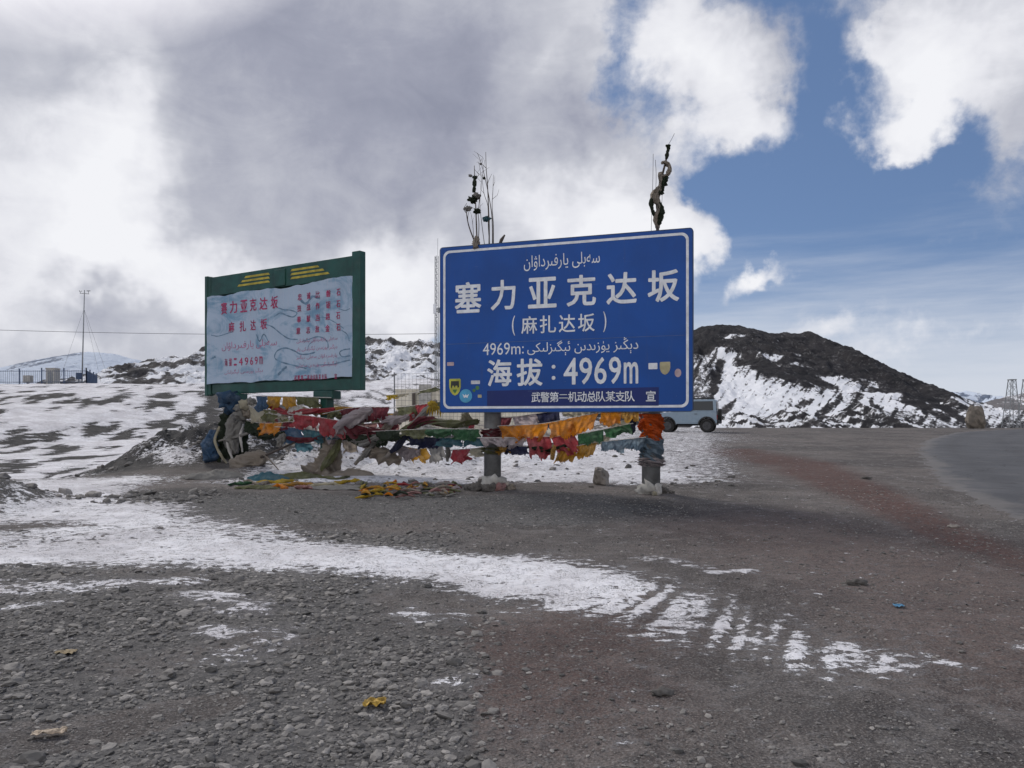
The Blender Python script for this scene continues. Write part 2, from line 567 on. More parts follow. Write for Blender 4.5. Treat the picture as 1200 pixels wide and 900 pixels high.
class MB:
    """collects shapes for one mesh"""
    def __init__(s):
        s.V, s.F = [], []

    def add(s, V, F):
        b = len(s.V)
        s.V += [Vector(v) for v in V]
        s.F += [tuple(b + i for i in f) for f in F]
        return s

    def box(s, c, size, M=None, bev=0.0):
        bm = bmesh.new()
        bmesh.ops.create_cube(bm, size=1.0)
        for v in bm.verts:
            v.co = Vector((v.co.x * size[0], v.co.y * size[1], v.co.z * size[2]))
        if bev > 0:
            bmesh.ops.bevel(bm, geom=bm.edges[:], offset=bev, segments=2, affect='EDGES', profile=0.5)
        bm.verts.ensure_lookup_table()
        V = [v.co.copy() for v in bm.verts]
        F = [[v.index for v in f.verts] for f in bm.faces]
        bm.free()
        if M is not None:
            V = [M @ v for v in V]
        return s.add([v + Vector(c) for v in V], F)

    def tube(s, pts, rad, n=8, cap=True):
        pts = [Vector(p) for p in pts]
        if not hasattr(rad, '__len__'):
            rad = [rad] * len(pts)
        V, F = [], []
        prev = None
        for i, p in enumerate(pts):
            t = (pts[min(i + 1, len(pts) - 1)] - pts[max(i - 1, 0)]).normalized()
            if prev is None:
                a = t.cross(Vector((0.31, 0.12, 0.94)))
                if a.length < 1e-3:
                    a = t.cross(Vector((1, 0, 0)))
                a.normalize()
            else:
                a = (prev - t * prev.dot(t)).normalized()
            prev = a
            b = t.cross(a)
            for k in range(n):
                q = 2 * math.pi * k / n
                V.append(p + (a * math.cos(q) + b * math.sin(q)) * rad[i])
        for i in range(len(pts) - 1):
            for k in range(n):
                F.append((i * n + k, i * n + (k + 1) % n, (i + 1) * n + (k + 1) % n, (i + 1) * n + k))
        if cap:
            F.append(tuple(reversed(range(n))))
            F.append(tuple(range((len(pts) - 1) * n, len(pts) * n)))
        return s.add(V, F)

    def build(s, name, mat, parent=None, local=False, smooth=False, origin=None):
        return mesh_obj(name, s.V, s.F, mat, parent, local, smooth, origin)


def spline(pts, n):
    """Catmull-Rom through points, n samples"""
    P = [Vector(p) for p in pts]
    P = [P[0] * 2 - P[1]] + P + [P[-1] * 2 - P[-2]]
    out = []
    k = len(P) - 3
    for i in range(n):
        t = i / (n - 1) * k
        j = min(int(t), k - 1)
        f = t - j
        a, b, c, d = P[j:j + 4]
        out.append(0.5 * ((2 * b) + (c - a) * f + (2 * a - 5 * b + 4 * c - d) * f * f + (3 * b - a - 3 * c + d) * f ** 3))
    return out


def ico(sub=2):
    bm = bmesh.new()
    bmesh.ops.create_icosphere(bm, subdivisions=sub, radius=1.0)
    bm.verts.ensure_lookup_table()
    V = np.array([v.co[:] for v in bm.verts])
    F = np.array([[v.index for v in f.verts] for f in bm.faces])
    bm.free()
    return V, F


def lump(center, size, seed=0, amp=0.25, sub=3, freq=1.6, flat_bottom=None):
    V, F = ico(sub)
    n = fbm(V[:, 0] * freq + V[:, 2] * 0.7 * freq + seed * 3.1, V[:, 1] * freq - V[:, 2] * freq + seed, 4, seed)
    V = V * (1 + amp * n)[:, None] * np.array(size)
    if flat_bottom is not None:
        V[:, 2] = np.maximum(V[:, 2], flat_bottom)
    return [Vector(v) + Vector(center) for v in V], [tuple(f) for f in F]


# ------------------------------------------------------------------ materials
MATS = {}


def new_mat(name):
    m = bpy.data.materials.new(name)
    m.use_nodes = True
    T = NT(m.node_tree)
    o = T.n('ShaderNodeOutputMaterial')
    b = T.n('ShaderNodeBsdfPrincipled')
    T.link(b.outputs[0], o.inputs[0])
    MATS[name] = m
    return m, T, b


def simple(name, col, rough=0.6, metal=0.0, var=0.25, scale=6.0, bump=0.0, bscale=40.0, dirt=None, spec=0.5):
    m, T, b = new_mat(name)
    co = T.n('ShaderNodeTexCoord').outputs['Object']
    n = T.noise(co, scale, 6, 0.6)
    lo = tuple(c * (1 - var) for c in col)
    hi = tuple(min(1, c * (1 + var)) for c in col)
    c = T.mix(T.step(n, 0.3, 0.7), lo, hi)
    if dirt:
        c = T.mix(T.math('MULTIPLY', T.step(T.noise(co, scale * 0.6, 8, 0.7, 0.6), 0.52, 0.72), dirt[1]), c, dirt[0])
    T.link(c, b.inputs['Base Color'])
    b.inputs['Roughness'].default_value = rough
    b.inputs['Metallic'].default_value = metal
    b.inputs['Specular IOR Level'].default_value = spec
    if bump:
        T.link(T.bump(T.noise(co, bscale, 5, 0.6), bump, 0.01), b.inputs['Normal'])
    return m


def cloth_mat(name, col, fade=0.35, printed=True):
    m, T, b = new_mat(name)
    co = T.n('ShaderNodeTexCoord').outputs['Object']
    n = T.noise(co, 5, 6, 0.65, 0.4)
    pale = tuple(c * (1 - fade) + 0.42 * fade for c in col)
    c = T.mix(T.step(n, 0.35, 0.75), col, pale)
    dirt = T.step(T.noise(co, 2.3, 7, 0.7, 0.8), 0.5, 0.72)
    c = T.mix(T.math('MULTIPLY', dirt, 0.35), c, tuple(c2 * 0.4 + 0.03 for c2 in col))
    if printed:
        # rows of small worn block print
        mp = T.scaled(co, (30, 30, 42))
        pr = T.step(T.noise(mp, 1.2, 2, 0.6), 0.58, 0.66)
        rows = T.n('ShaderNodeTexWave', wave_type='BANDS', bands_direction='Z')
        T.link(co, rows.inputs[0])
        rows.inputs['Scale'].default_value = 9
        c = T.mix(T.math('MULTIPLY', T.math('MULTIPLY', pr, T.step(rows.outputs[1], 0.3, 0.6)), 0.45), c, tuple(c2 * 0.3 for c2 in col))
    T.link(c, b.inputs['Base Color'])
    b.inputs['Roughness'].default_value = 0.9
    b.inputs['Specular IOR Level'].default_value = 0.15
    cr = T.math('ABSOLUTE', T.math('SUBTRACT', T.noise(co, 7, 5, 0.6, 1.2), 0.5))
    cr2 = T.math('ABSOLUTE', T.math('SUBTRACT', T.noise(T.scaled(co, (1, 1, 0.35)), 17, 4, 0.6, 0.8), 0.5))
    h = T.math('ADD', T.math('MULTIPLY', T.step(cr, 0.0, 0.10), 0.9), T.math('MULTIPLY', T.step(cr2, 0.0, 0.12), 0.6))
    h = T.math('ADD', h, T.math('MULTIPLY', T.noise(co, 160, 2, 0.5), 0.2))
    T.link(T.bump(h, 0.75, 0.025), b.inputs['Normal'])
    # light passes through thin cloth
    out = [q for q in T.t.nodes if q.type == 'OUTPUT_MATERIAL'][0]
    tl = T.n('ShaderNodeBsdfTranslucent')
    T.link(c, tl.inputs[0])
    ms = T.n('ShaderNodeMixShader')
    ms.inputs[0].default_value = 0.42
    T.link(b.outputs[0], ms.inputs[1])
    T.link(tl.outputs[0], ms.inputs[2])
    T.link(ms.outputs[0], out.inputs[0])
    return m


def snow_color(T, co):
    n = T.noise(co, 0.9, 6, 0.6)
    n2 = T.noise(co, 14, 4, 0.6)
    c = T.mix(T.step(n, 0.35, 0.7), (0.58, 0.565, 0.585), (0.78, 0.775, 0.80))
    return T.mix(T.math('MULTIPLY', T.step(n2, 0.50, 0.70), 0.55), c, (0.42, 0.39, 0.39))


def mat_ground():
    m, T, b = new_mat('ground_gravel')
    co = T.n('ShaderNodeTexCoord').outputs['Object']
    n1 = T.noise(co, 0.45, 7, 0.6, 0.3)
    n2 = T.noise(co, 3.2, 6, 0.65)
    n3 = T.noise(co, 17, 5, 0.65)
    n4 = T.noise(co, 75, 3, 0.6)
    v1 = T.voro(co, 38)
    v2 = T.voro(co, 95)
    red = T.attr('red')
    peb = T.attr('peb')
    soil = T.mix(T.step(n1, 0.35, 0.65), (0.070, 0.063, 0.061), (0.160, 0.139, 0.129))
    soil = T.mix(T.math('MULTIPLY', T.step(n2, 0.46, 0.66), 0.55), soil, (0.205, 0.19, 0.182))
    soil = T.mix(T.math('MULTIPLY', T.step(T.noise(co, 1.3, 6, 0.7, 0.4), 0.50, 0.66), 0.6), soil, (0.080, 0.075, 0.075))
    soil = T.mix(T.math('MULTIPLY', T.step(n3, 0.5, 0.66), 0.7), soil, (0.060, 0.056, 0.056))
    soil = T.mix(T.math('MULTIPLY', T.step(n4, 0.54, 0.64), 0.6), soil, (0.26, 0.243, 0.232))
    soil = T.mix(T.math('MULTIPLY', T.step(n4, 0.46, 0.36), 0.6), soil, (0.035, 0.033, 0.033))
    soil = T.mix(T.math('MULTIPLY', red, T.lin(n2, 0.3, 0.7, 0.5, 1.0)), soil, T.mix(T.step(n3, 0.4, 0.65), (0.110, 0.052, 0.042), (0.060, 0.030, 0.027)))
    soil = T.mix(T.attr('dark'), soil, T.mix(T.step(n2, 0.38, 0.62), (0.022, 0.023, 0.025), (0.062, 0.060, 0.059)))
    # stony parts: grey slate chips
    g1 = T.mix(v1.outputs[1], (0.06, 0.062, 0.066), (0.17, 0.168, 0.165), 'MIX')
    sepc = T.n('ShaderNodeSeparateColor')
    T.link(v1.outputs[1], sepc.inputs[0])
    chip = T.mix(sepc.outputs[0], (0.062, 0.062, 0.064), (0.155, 0.15, 0.146))
    sep2 = T.n('ShaderNodeSeparateColor')
    T.link(v2.outputs[1], sep2.inputs[0])
    chip2 = T.mix(sep2.outputs[0], (0.055, 0.053, 0.053), (0.165, 0.155, 0.15))
    soil = T.mix(T.math('MULTIPLY', T.step(sep2.outputs[1], 0.55, 0.6), 0.45), soil, chip2)
    chips = T.mix(T.math('MULTIPLY', T.step(v1.outputs[0], 0.012, 0.02), 1.0), chip, chip2)
    stone_mask = T.math('MULTIPLY', T.step(T.math('ADD', peb, T.math('MULTIPLY_ADD', n3, 0.7, -0.35)), 0.25, 0.6), 0.8)
    base = T.mix(stone_mask, soil, chip)
    # snow with a torn edge
    s = T.attr('snow')
    n5 = T.noise(T.scaled(co, (1.0, 1.9, 1.0)), 6.5, 6, 0.7, 0.5)
    sv = T.math('ADD', s, T.math('MULTIPLY_ADD', n2, 0.8, -0.40))
    sv = T.math('ADD', sv, T.math('MULTIPLY_ADD', n5, 2.4, -1.2))
    sv = T.math('ADD', sv, T.math('MULTIPLY_ADD', n3, 1.3, -0.65))
    sv = T.math('ADD', sv, T.math('MULTIPLY_ADD', n4, 0.6, -0.3))
    snow = T.step(sv, 0.44, 0.56)
    speck = T.math('MULTIPLY', T.step(n4, 0.56, 0.64), T.step(T.noise(co, 6, 3, 0.6), 0.42, 0.56))
    snow = T.math('MULTIPLY', snow, T.math('SUBTRACT', 1.0, T.math('MULTIPLY', speck, 0.8)))
    thin = T.math('MULTIPLY', T.math('MULTIPLY', T.step(sv, 0.12, 0.5), 0.15), T.math('MULTIPLY_ADD', T.attr('dark'), -0.85, 1.0))          # a dusting beside the patches
    wet = T.math('MULTIPLY', T.step(sv, 0.22, 0.44), 0.55)              # meltwater along the edge of the snow
    base = T.mix(wet, base, (0.042, 0.038, 0.037))
    c = T.mix(thin, base, (0.6, 0.58, 0.59))
    c = T.mix(snow, c, snow_color(T, co))
    T.link(c, b.inputs['Base Color'])
    b.inputs['Roughness'].default_value = 0.95
    b.inputs['Specular IOR Level'].default_value = 0.06
    h = T.math('ADD', T.math('MULTIPLY', T.step(v1.outputs[0], 0.0, 0.028), -0.55), T.math('MULTIPLY', n3, 1.1))
    h = T.math('ADD', h, T.math('MULTIPLY', n4, 0.55))
    h = T.math('ADD', h, T.math('MULTIPLY', snow, 1.6))
    h = T.math('ADD', h, T.math('MULTIPLY', T.step(v2.outputs[0], 0.0, 0.012), -0.3))
    T.link(T.bump(h, 0.9, 0.02), b.inputs['Normal'])
    return m


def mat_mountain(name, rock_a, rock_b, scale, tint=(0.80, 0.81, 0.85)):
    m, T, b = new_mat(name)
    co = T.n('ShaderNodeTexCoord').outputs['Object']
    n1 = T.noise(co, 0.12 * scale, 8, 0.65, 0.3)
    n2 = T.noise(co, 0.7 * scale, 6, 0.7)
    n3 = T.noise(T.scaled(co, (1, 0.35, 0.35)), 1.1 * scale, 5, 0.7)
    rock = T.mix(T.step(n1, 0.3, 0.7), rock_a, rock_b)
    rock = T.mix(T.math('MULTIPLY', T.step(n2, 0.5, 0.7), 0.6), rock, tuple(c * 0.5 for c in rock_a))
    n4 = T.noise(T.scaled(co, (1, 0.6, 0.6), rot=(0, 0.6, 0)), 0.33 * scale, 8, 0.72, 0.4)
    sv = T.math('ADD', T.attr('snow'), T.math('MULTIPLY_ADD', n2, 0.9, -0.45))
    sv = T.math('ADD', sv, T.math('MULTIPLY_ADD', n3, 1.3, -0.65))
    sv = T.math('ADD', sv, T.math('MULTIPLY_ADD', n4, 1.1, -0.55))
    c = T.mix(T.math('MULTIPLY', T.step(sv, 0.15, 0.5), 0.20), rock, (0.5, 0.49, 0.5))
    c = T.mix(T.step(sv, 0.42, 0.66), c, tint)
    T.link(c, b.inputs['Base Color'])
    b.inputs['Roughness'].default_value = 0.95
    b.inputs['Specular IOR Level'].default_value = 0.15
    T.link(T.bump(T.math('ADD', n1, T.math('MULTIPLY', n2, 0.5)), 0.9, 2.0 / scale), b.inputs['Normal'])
    return m


def mat_pebble():
    m, T, b = new_mat('pebble_stone')
    co = T.n('ShaderNodeTexCoord').outputs['Object']
    t = T.attr('tint')
    c = T.mix(t, (0.068, 0.066, 0.065), (0.32, 0.30, 0.282))
    c = T.mix(T.math('MULTIPLY', T.step(T.noise(co, 28, 4, 0.6), 0.45, 0.7), 0.5), c, (0.155, 0.143, 0.133))
    T.link(c, b.inputs['Base Color'])
    b.inputs['Roughness'].default_value = 0.88
    b.inputs['Specular IOR Level'].default_value = 0.25
    T.link(T.bump(T.noise(co, 120, 4, 0.6), 0.4, 0.004), b.inputs['Normal'])
    return m


def mat_asphalt():
    m, T, b = new_mat('asphalt')
    co = T.n('ShaderNodeTexCoord').outputs['Object']
    n1 = T.noise(co, 0.35, 6, 0.6)
    n4 = T.noise(co, 90, 3, 0.6)
    c = T.mix(T.step(n1, 0.3, 0.7), (0.044, 0.045, 0.051), (0.068, 0.068, 0.075))
    c = T.mix(T.math('MULTIPLY', T.step(n4, 0.5, 0.7), 0.35), c, (0.11, 0.108, 0.11))
    e = T.math('ADD', T.attr('edge'), T.math('MULTIPLY_ADD', T.noise(co, 0.9, 7, 0.7), 1.9, -0.95))
    c = T.mix(T.math('MULTIPLY', T.step(T.noise(co, 2.2, 7, 0.7, 0.6), 0.52, 0.64), 0.5), c, (0.095, 0.088, 0.084))
    crk = T.voro(T.vmath('ADD', co, T.vmath('SCALE', T.noise(co, 1.2, 4, 0.6, out=1), scale=0.9)), 0.55, 'DISTANCE_TO_EDGE')
    c = T.mix(T.math('MULTIPLY', T.step(crk.outputs[0], 0.012, 0.004), 0.7), c, (0.02, 0.02, 0.02))
    c = T.mix(T.math('MULTIPLY', T.attr('wheel'), 0.35), c, (0.030, 0.030, 0.033))
    c = T.mix(T.step(e, 0.25, 0.7), c, (0.108, 0.101, 0.099))
    T.link(c, b.inputs['Base Color'])
    b.inputs['Roughness'].default_value = 0.9
    T.link(T.bump(n4, 0.5, 0.006), b.inputs['Normal'])
    return m


def mat_sign_blue(name, col):
    m, T, b = new_mat(name)
    co = T.n('ShaderNodeTexCoord').outputs['Object']
    n = T.noise(co, 0.8, 6, 0.6, 0.3)
    n2 = T.noise(T.scaled(co, (3, 3, 0.5)), 3, 6, 0.65)
    c = T.mix(T.step(n, 0.3, 0.7), tuple(q * 0.85 for q in col), tuple(q * 1.15 for q in col))
    c = T.mix(T.math('MULTIPLY', T.step(n2, 0.55, 0.75), 0.10), c, (0.06, 0.11, 0.22))
    c = T.mix(T.math('MULTIPLY', T.step(T.noise(co, 26, 4, 0.7), 0.68, 0.74), 0.35), c, (0.25, 0.28, 0.36))
    drip = T.noise(T.scaled(co, (9, 9, 0.35)), 2.0, 6, 0.7)
    c = T.mix(T.math('MULTIPLY', T.step(drip, 0.56, 0.74), 0.30), c, (0.05, 0.06, 0.10))
    scr = T.noise(T.scaled(co, (0.6, 0.6, 9), rot=(0, 0.5, 0)), 5.0, 5, 0.75, 0.6)
    c = T.mix(T.math('MULTIPLY', T.step(scr, 0.67, 0.70), 0.30), c, (0.20, 0.26, 0.38))
    T.link(c, b.inputs['Base Color'])
    b.inputs['Roughness'].default_value = 0.42
    b.inputs['Specular IOR Level'].default_value = 0.35
    T.link(T.bump(T.noise(co, 1.4, 3, 0.5), 0.12, 0.05), b.inputs['Normal'])
    return m


def mat_banner():
    m, T, b = new_mat('banner_print')
    co = T.n('ShaderNodeTexCoord').outputs['Object']
    n = T.noise(T.scaled(co, (1, 1, 1.6)), 1.1, 7, 0.65, 0.9)
    n2 = T.noise(T.scaled(co, (16, 16, 0.7)), 1.6, 5, 0.65)
    c = T.mix(T.step(n, 0.47, 0.66), (0.37, 0.46, 0.58), (0.15, 0.28, 0.41))
    c = T.mix(T.math('MULTIPLY', T.step(n2, 0.5, 0.8), 0.5), c, (0.50, 0.49, 0.56))
    c = T.mix(T.math('MULTIPLY', T.step(T.noise(co, 3.5, 6, 0.7, 0.5), 0.58, 0.75), 0.35), c, (0.36, 0.38, 0.42))
    T.link(c, b.inputs['Base Color'])
    b.inputs['Roughness'].default_value = 0.6
    T.link(T.bump(T.math('ADD', T.noise(co, 2.2, 5, 0.6), T.math('MULTIPLY', n2, 0.4)), 0.35, 0.04), b.inputs['Normal'])
    return m


def mat_glass():
    m, T, b = new_mat('car_glass')
    b.inputs['Base Color'].default_value = (0.02, 0.025, 0.03, 1)
    b.inputs['Roughness'].default_value = 0.08
    return m


M_GROUND = mat_ground()
M_PEB = mat_pebble()
M_ASPH = mat_asphalt()
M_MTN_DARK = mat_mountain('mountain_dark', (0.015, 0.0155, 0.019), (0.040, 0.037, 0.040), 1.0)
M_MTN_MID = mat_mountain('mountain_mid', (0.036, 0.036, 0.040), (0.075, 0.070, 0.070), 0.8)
M_MTN_FAR = mat_mountain('mountain_far', (0.12, 0.15, 0.21), (0.18, 0.22, 0.30), 0.25, (0.54, 0.60, 0.70))  # far snow tinted duller and bluer: its shade is put into the colour
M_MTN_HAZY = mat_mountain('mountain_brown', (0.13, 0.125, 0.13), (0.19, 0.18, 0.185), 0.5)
M_BLUE = mat_sign_blue('sign_blue', (0.001, 0.066, 0.315))
M_STRIP = mat_sign_blue('strip_blue', (0.006, 0.020, 0.14))
M_WHITE = simple('sign_white', (0.72, 0.74, 0.78), 0.5, var=0.12, scale=9, dirt=((0.45, 0.45, 0.47), 0.5))
M_STEEL = simple('galvanised_steel', (0.17, 0.175, 0.18), 0.6, 0.25, 0.3, 5, 0.3, 30, dirt=((0.10, 0.085, 0.075), 0.7))
M_GREEN = simple('green_paint', (0.007, 0.058, 0.046), 0.5, 0, 0.3, 3, 0.15, 20, dirt=((0.05, 0.07, 0.06), 0.5))
M_BANNER = mat_banner()
M_YEL = simple('yellow_paint', (0.42, 0.33, 0.04), 0.6, var=0.3)
M_RED = simple('red_print', (0.36, 0.022, 0.10), 0.6, var=0.35, scale=14, dirt=((0.42, 0.25, 0.36), 0.55))
M_REDF = simple('faded_red_print', (0.40, 0.12, 0.24), 0.6, var=0.35, scale=14, dirt=((0.45, 0.42, 0.52), 0.8))
M_INK = simple('ink_wash', (0.13, 0.22, 0.32), 0.6, var=0.4, scale=7)
M_CONC = simple('concrete', (0.33, 0.32, 0.30), 0.9, var=0.2, bump=0.3)
M_CREAM = simple('cream_wall', (0.60, 0.56, 0.47), 0.9, var=0.15, scale=2, dirt=((0.38, 0.34, 0.29), 0.6))
M_FENCE = simple('blue_fence_paint', (0.030, 0.055, 0.11), 0.6, var=0.3)
M_WIRE = simple('dark_wire', (0.06, 0.06, 0.065), 0.6, var=0.2)
M_MAST = simple('mast_grey', (0.20, 0.21, 0.22), 0.6, 0.2, 0.2)
M_TWIG = simple('twig_bark', (0.075, 0.060, 0.052), 0.9, var=0.4, scale=30)
M_WOOD = simple('weathered_pole', (0.22, 0.195, 0.17), 0.9, var=0.35, scale=12, bump=0.5)
M_CARB = simple('car_paint', (0.21, 0.28, 0.35), 0.28, var=0.05, dirt=((0.30, 0.33, 0.36), 0.5))
M_BLACK = simple('black_plastic', (0.02, 0.02, 0.022), 0.7, var=0.3)
M_TYRE = simple('tyre_rubber', (0.022, 0.021, 0.021), 0.9, var=0.4)
M_RIM = simple('wheel_rim', (0.07, 0.07, 0.075), 0.5, 0.5, 0.2)
M_GLASS = mat_glass()
M_LAMPR = simple('tail_lamp', (0.30, 0.02, 0.02), 0.3, var=0.1)
M_ROCK = simple('pale_boulder', (0.25, 0.225, 0.20), 0.95, var=0.3, scale=5, bump=0.7, bscale=14)
M_STELE = simple('brown_boulder', (0.14, 0.12, 0.10), 0.95, var=0.35, scale=2.5, bump=0.7, bscale=8)
M_CLOD = simple('dark_clod', (0.07, 0.064, 0.06), 0.95, var=0.35, scale=20, bump=0.7, bscale=50)
CL = {
    'orange': cloth_mat('orange_cloth', (0.78, 0.29, 0.02)),
    'hot': cloth_mat('bright_orange_cloth', (0.68, 0.115, 0.015), 0.1),
    'gold': cloth_mat('gold_cloth', (0.60, 0.32, 0.04)),
    'yellow': cloth_mat('yellow_cloth', (0.62, 0.44, 0.05), 0.2),
    'red': cloth_mat('red_cloth', (0.46, 0.065, 0.08), 0.28),
    'maroon': cloth_mat('maroon_cloth', (0.19, 0.035, 0.05), 0.18),
    'green': cloth_mat('green_cloth', (0.06, 0.17, 0.08), 0.2),
    'olive': cloth_mat('olive_cloth', (0.20, 0.205, 0.10), 0.28),
    'blue': cloth_mat('blue_cloth', (0.07, 0.14, 0.25), 0.28),
    'teal': cloth_mat('teal_cloth', (0.07, 0.19, 0.24), 0.25),
    'navy': cloth_mat('navy_cloth', (0.035, 0.04, 0.09), 0.15),
    'sky': cloth_mat('pale_blue_cloth', (0.20, 0.28, 0.36), 0.3),
    'white': cloth_mat('white_cloth', (0.78, 0.75, 0.72), 0.1, False),
    'lilac': cloth_mat('lilac_cloth', (0.58, 0.51, 0.53), 0.3),
    'grey': cloth_mat('grey_cloth', (0.36, 0.345, 0.325), 0.3, False),
    'tan': cloth_mat('tan_cloth', (0.40, 0.345, 0.29), 0.25, False),
    'dgreen': cloth_mat('dark_green_cloth', (0.035, 0.05, 0.03), 0.12, False),
    'pink': cloth_mat('pink_cloth', (0.45, 0.24, 0.23), 0.3),
    'cream': cloth_mat('cream_cloth', (0.60, 0.55, 0.42), 0.2),
}


# ------------------------------------------------------------------ ground, road, hills
def build_ground():
    xs = np.concatenate([-np.geomspace(5000, 95, 26)[:-1], np.arange(-95, -13, 0.32), np.arange(-13, 9, 0.06), np.arange(9, 60, 0.34), np.geomspace(60, 5000, 26)])
    ys = np.concatenate([-np.geomspace(2000, 8, 14), np.arange(-7, 2.0, 0.5), np.arange(2.0, 15.5, 0.055), np.geomspace(15.5, 125, 230)[1:], np.geomspace(125, 6000, 30)[1:]])
    X, Y = np.meshgrid(xs, ys)
    sn = snow_field(X, Y)
    Z = gz(X, Y) + 0.016 * np.clip(sn, 0, 1) * (Y < 60)
    V = np.stack([X, Y, Z], -1).reshape(-1, 3)
    o = np_mesh('ground', V, grid_faces(len(ys), len(xs)), M_GROUND)
    set_attr(o, 'snow', sn)
    set_attr(o, 'red', red_field(X, Y))
    set_attr(o, 'peb', pebble_field(X, Y))
    set_attr(o, 'dark', dark_field(X, Y))
    tag(o, kind='structure')


build_ground()


def build_road():
    P = spline([(x, y, 0) for x, y in ROAD_EDGE], 260)
    W = 7.5
    nc = 46
    V, E, Wh = [], [], []
    for i, p in enumerate(P):
        t = (P[min(i + 1, len(P) - 1)] - P[max(i - 1, 0)]).normalized()
        nrm = Vector((t.y, -t.x, 0))
        for k in range(nc):
            q = p + nrm * (W * k / (nc - 1))
            e = min(k, nc - 1 - k) / (nc - 1) * W
            V.append((q.x, q.y, float(gz(q.x, q.y)) + 0.014 - 0.026 * max(0, 1 - e / 0.5)))
            E.append(max(0, 1 - e / 1.0))
            Wh.append(max(0, 1 - min(abs(k / (nc - 1) * W - q_) for q_ in (1.2, 2.8, 4.7, 6.3)) / 0.35))
    V = np.array(V)
    o = np_mesh('road', V, grid_faces(len(P), nc)[:, ::-1], M_ASPH)
    set_attr(o, 'edge', E)
    set_attr(o, 'wheel', Wh)
    tag(o, kind='structure')


build_road()


def ridge(name, crest, Y0, Yf, zb, mat, snowfn, nu=260, nv=110, back=0.6, power=1.15, gully=0.12, seed=1, rough=0.02, jag=0.0):
    cx = np.array([c[0] for c in crest], float)
    cy = np.array([c[1] for c in crest], float)
    u = np.linspace(cx[0], cx[-1], nu)
    py = np.interp(u, cx, cy)
    # soften the polyline a little, then break it up
    k = np.ones(5) / 5
    py = np.convolve(np.pad(py, 2, mode='edge'), k, 'valid')
    zc = CAM_Z + (HZ - py) / FPX * Y0
    x = (u - 600) / FPX * Y0
    H = np.max(zc - zb)
    zc = zc + jag * H * fbm(x / H * 6, x * 0 + seed, 5, seed + 3, 0.65)
    v = np.concatenate([np.linspace(0, 1, nv), 1 + np.linspace(0, 1, 16)[1:] * back])
    X, Vv = np.meshgrid(x, v)
    ZC = np.broadcast_to(zc, X.shape)
    D = (Y0 - Yf)
    Y = Yf + D * Vv
    prof = np.where(Vv <= 1, np.clip(Vv, 0, 1) ** power, np.clip(1 - (Vv - 1) / back * 0.95, 0, 1))
    env = np.clip(Vv, 0, 1) * np.clip((1 - Vv) * 5, 0, 1)
    g = ridged(X / H * 2.2 + 0.5 * fbm(X / H, Y / H, 3, seed), Y / H * 0.7, 5, seed)
    Z = zb + np.maximum(ZC - zb, 0) * prof + (g - 0.55) * gully * H * env * np.clip((ZC - zb) / H * 1.5, 0, 1)
    Z = Z + rough * H * fbm(X / H * 9, Y / H * 9, 4, seed + 9, 0.6) * np.clip(Vv * 3, 0, 1) * np.where(Vv < 1, np.clip((1 - Vv) * 8, 0.25, 1), 0.4)
    PX = 600 + FPX * X / Y
    PY = HZ - FPX * (Z - CAM_Z) / Y
    sn = snowfn(PX, PY, X / H, Y / H, Vv, g, Z)
    o = np_mesh(name, np.stack([X, Y, Z], -1).reshape(-1, 3), grid_faces(len(v), nu), mat)
    set_attr(o, 'snow', sn)
    return tag(o, kind='structure')


def sn_right(PX, PY, x, y, v, g, Z):
    bound = np.interp(PX, [700, 815, 835, 850, 880, 910, 940, 975, 1000, 1040, 1060, 1100], [440, 418, 406, 407, 421, 432, 442, 446, 451, 461, 466, 473])
    n = fbm(x * 2.5, y * 2.5, 5, 71, 0.6)
    s = 0.5 + (PY - bound) / 17 + 1.1 * n
    s = np.clip(s, 0.0, 0.9)
    # spurs of rock that run down to the right out of the crag, and gravel ribs at the foot
    for (a, b, w) in (((880, 420), (930, 447), 3.0), ((950, 470), (905, 492), 4), ((985, 468), (940, 500), 4), ((1008, 465), (985, 492), 6), ((1020, 470), (1045, 500), 5),
                      ((845, 425), (836, 455), 5), ((862, 468), (848, 482), 4), ((940, 440), (980, 455), 4), ((1060, 470), (1110, 490), 4), ((1080, 468), (1085, 486), 3), ((1090, 470), (1130, 492), 3)):
        d = seg_dist(PX, PY, [(a[0], a[1], w), (b[0], b[1], w)])
        s = s - 0.75 * (1 - sstep(d + 0.8 * n, 0.4, 1.5))
    st = fbm((PX * 0.9 + PY * 0.55) / 5.0, (PY - PX * 0.3) / 26.0, 4, 83, 0.6)
    s = s - 0.40 * sstep(st, 0.12, 0.5) * (s > 0.3)
    rb = np.abs(((PX + PY * 0.95) / 13.0 + 0.5 * fbm(PX / 40, PY / 40, 3, 19)) % 1.0 - 0.5)
    s = s - 0.55 * (1 - sstep(rb, 0.03, 0.13)) * sstep(fbm(PX / 22, PY / 22, 3, 23), -0.05, 0.3) * sstep(PX, 880, 930)
    left = (1 - sstep(PX, 832, 850)) * 0.5
    s = s - left - 0.15 * (g > 0.95) + 0.1
    grey = (1 - sstep(seg_dist(PX, PY, [(870, 432, 12), (960, 456, 9)]), 0.4, 1.4)) * 0.38
    foot = sstep(PY + 10 * n, 478, 500) * 0.55
    return np.clip(s - grey - foot, 0, 1)


ridge('mountain', [(560, 470), (640, 450), (720, 415), (780, 394), (812, 386), (835, 381), (850, 379.5), (870, 383), (885, 385.5), (905, 391), (918, 389), (934, 391), (948, 387.5),
                   (960, 394), (975, 406), (1000, 427), (1030, 449), (1060, 463), (1085, 468), (1100, 474), (1130, 488), (1160, 500), (1190, 506)],
      360, 190, -4, M_MTN_DARK, sn_right, nu=520, nv=220, gully=0.15, seed=4, rough=0.010, jag=0.012)


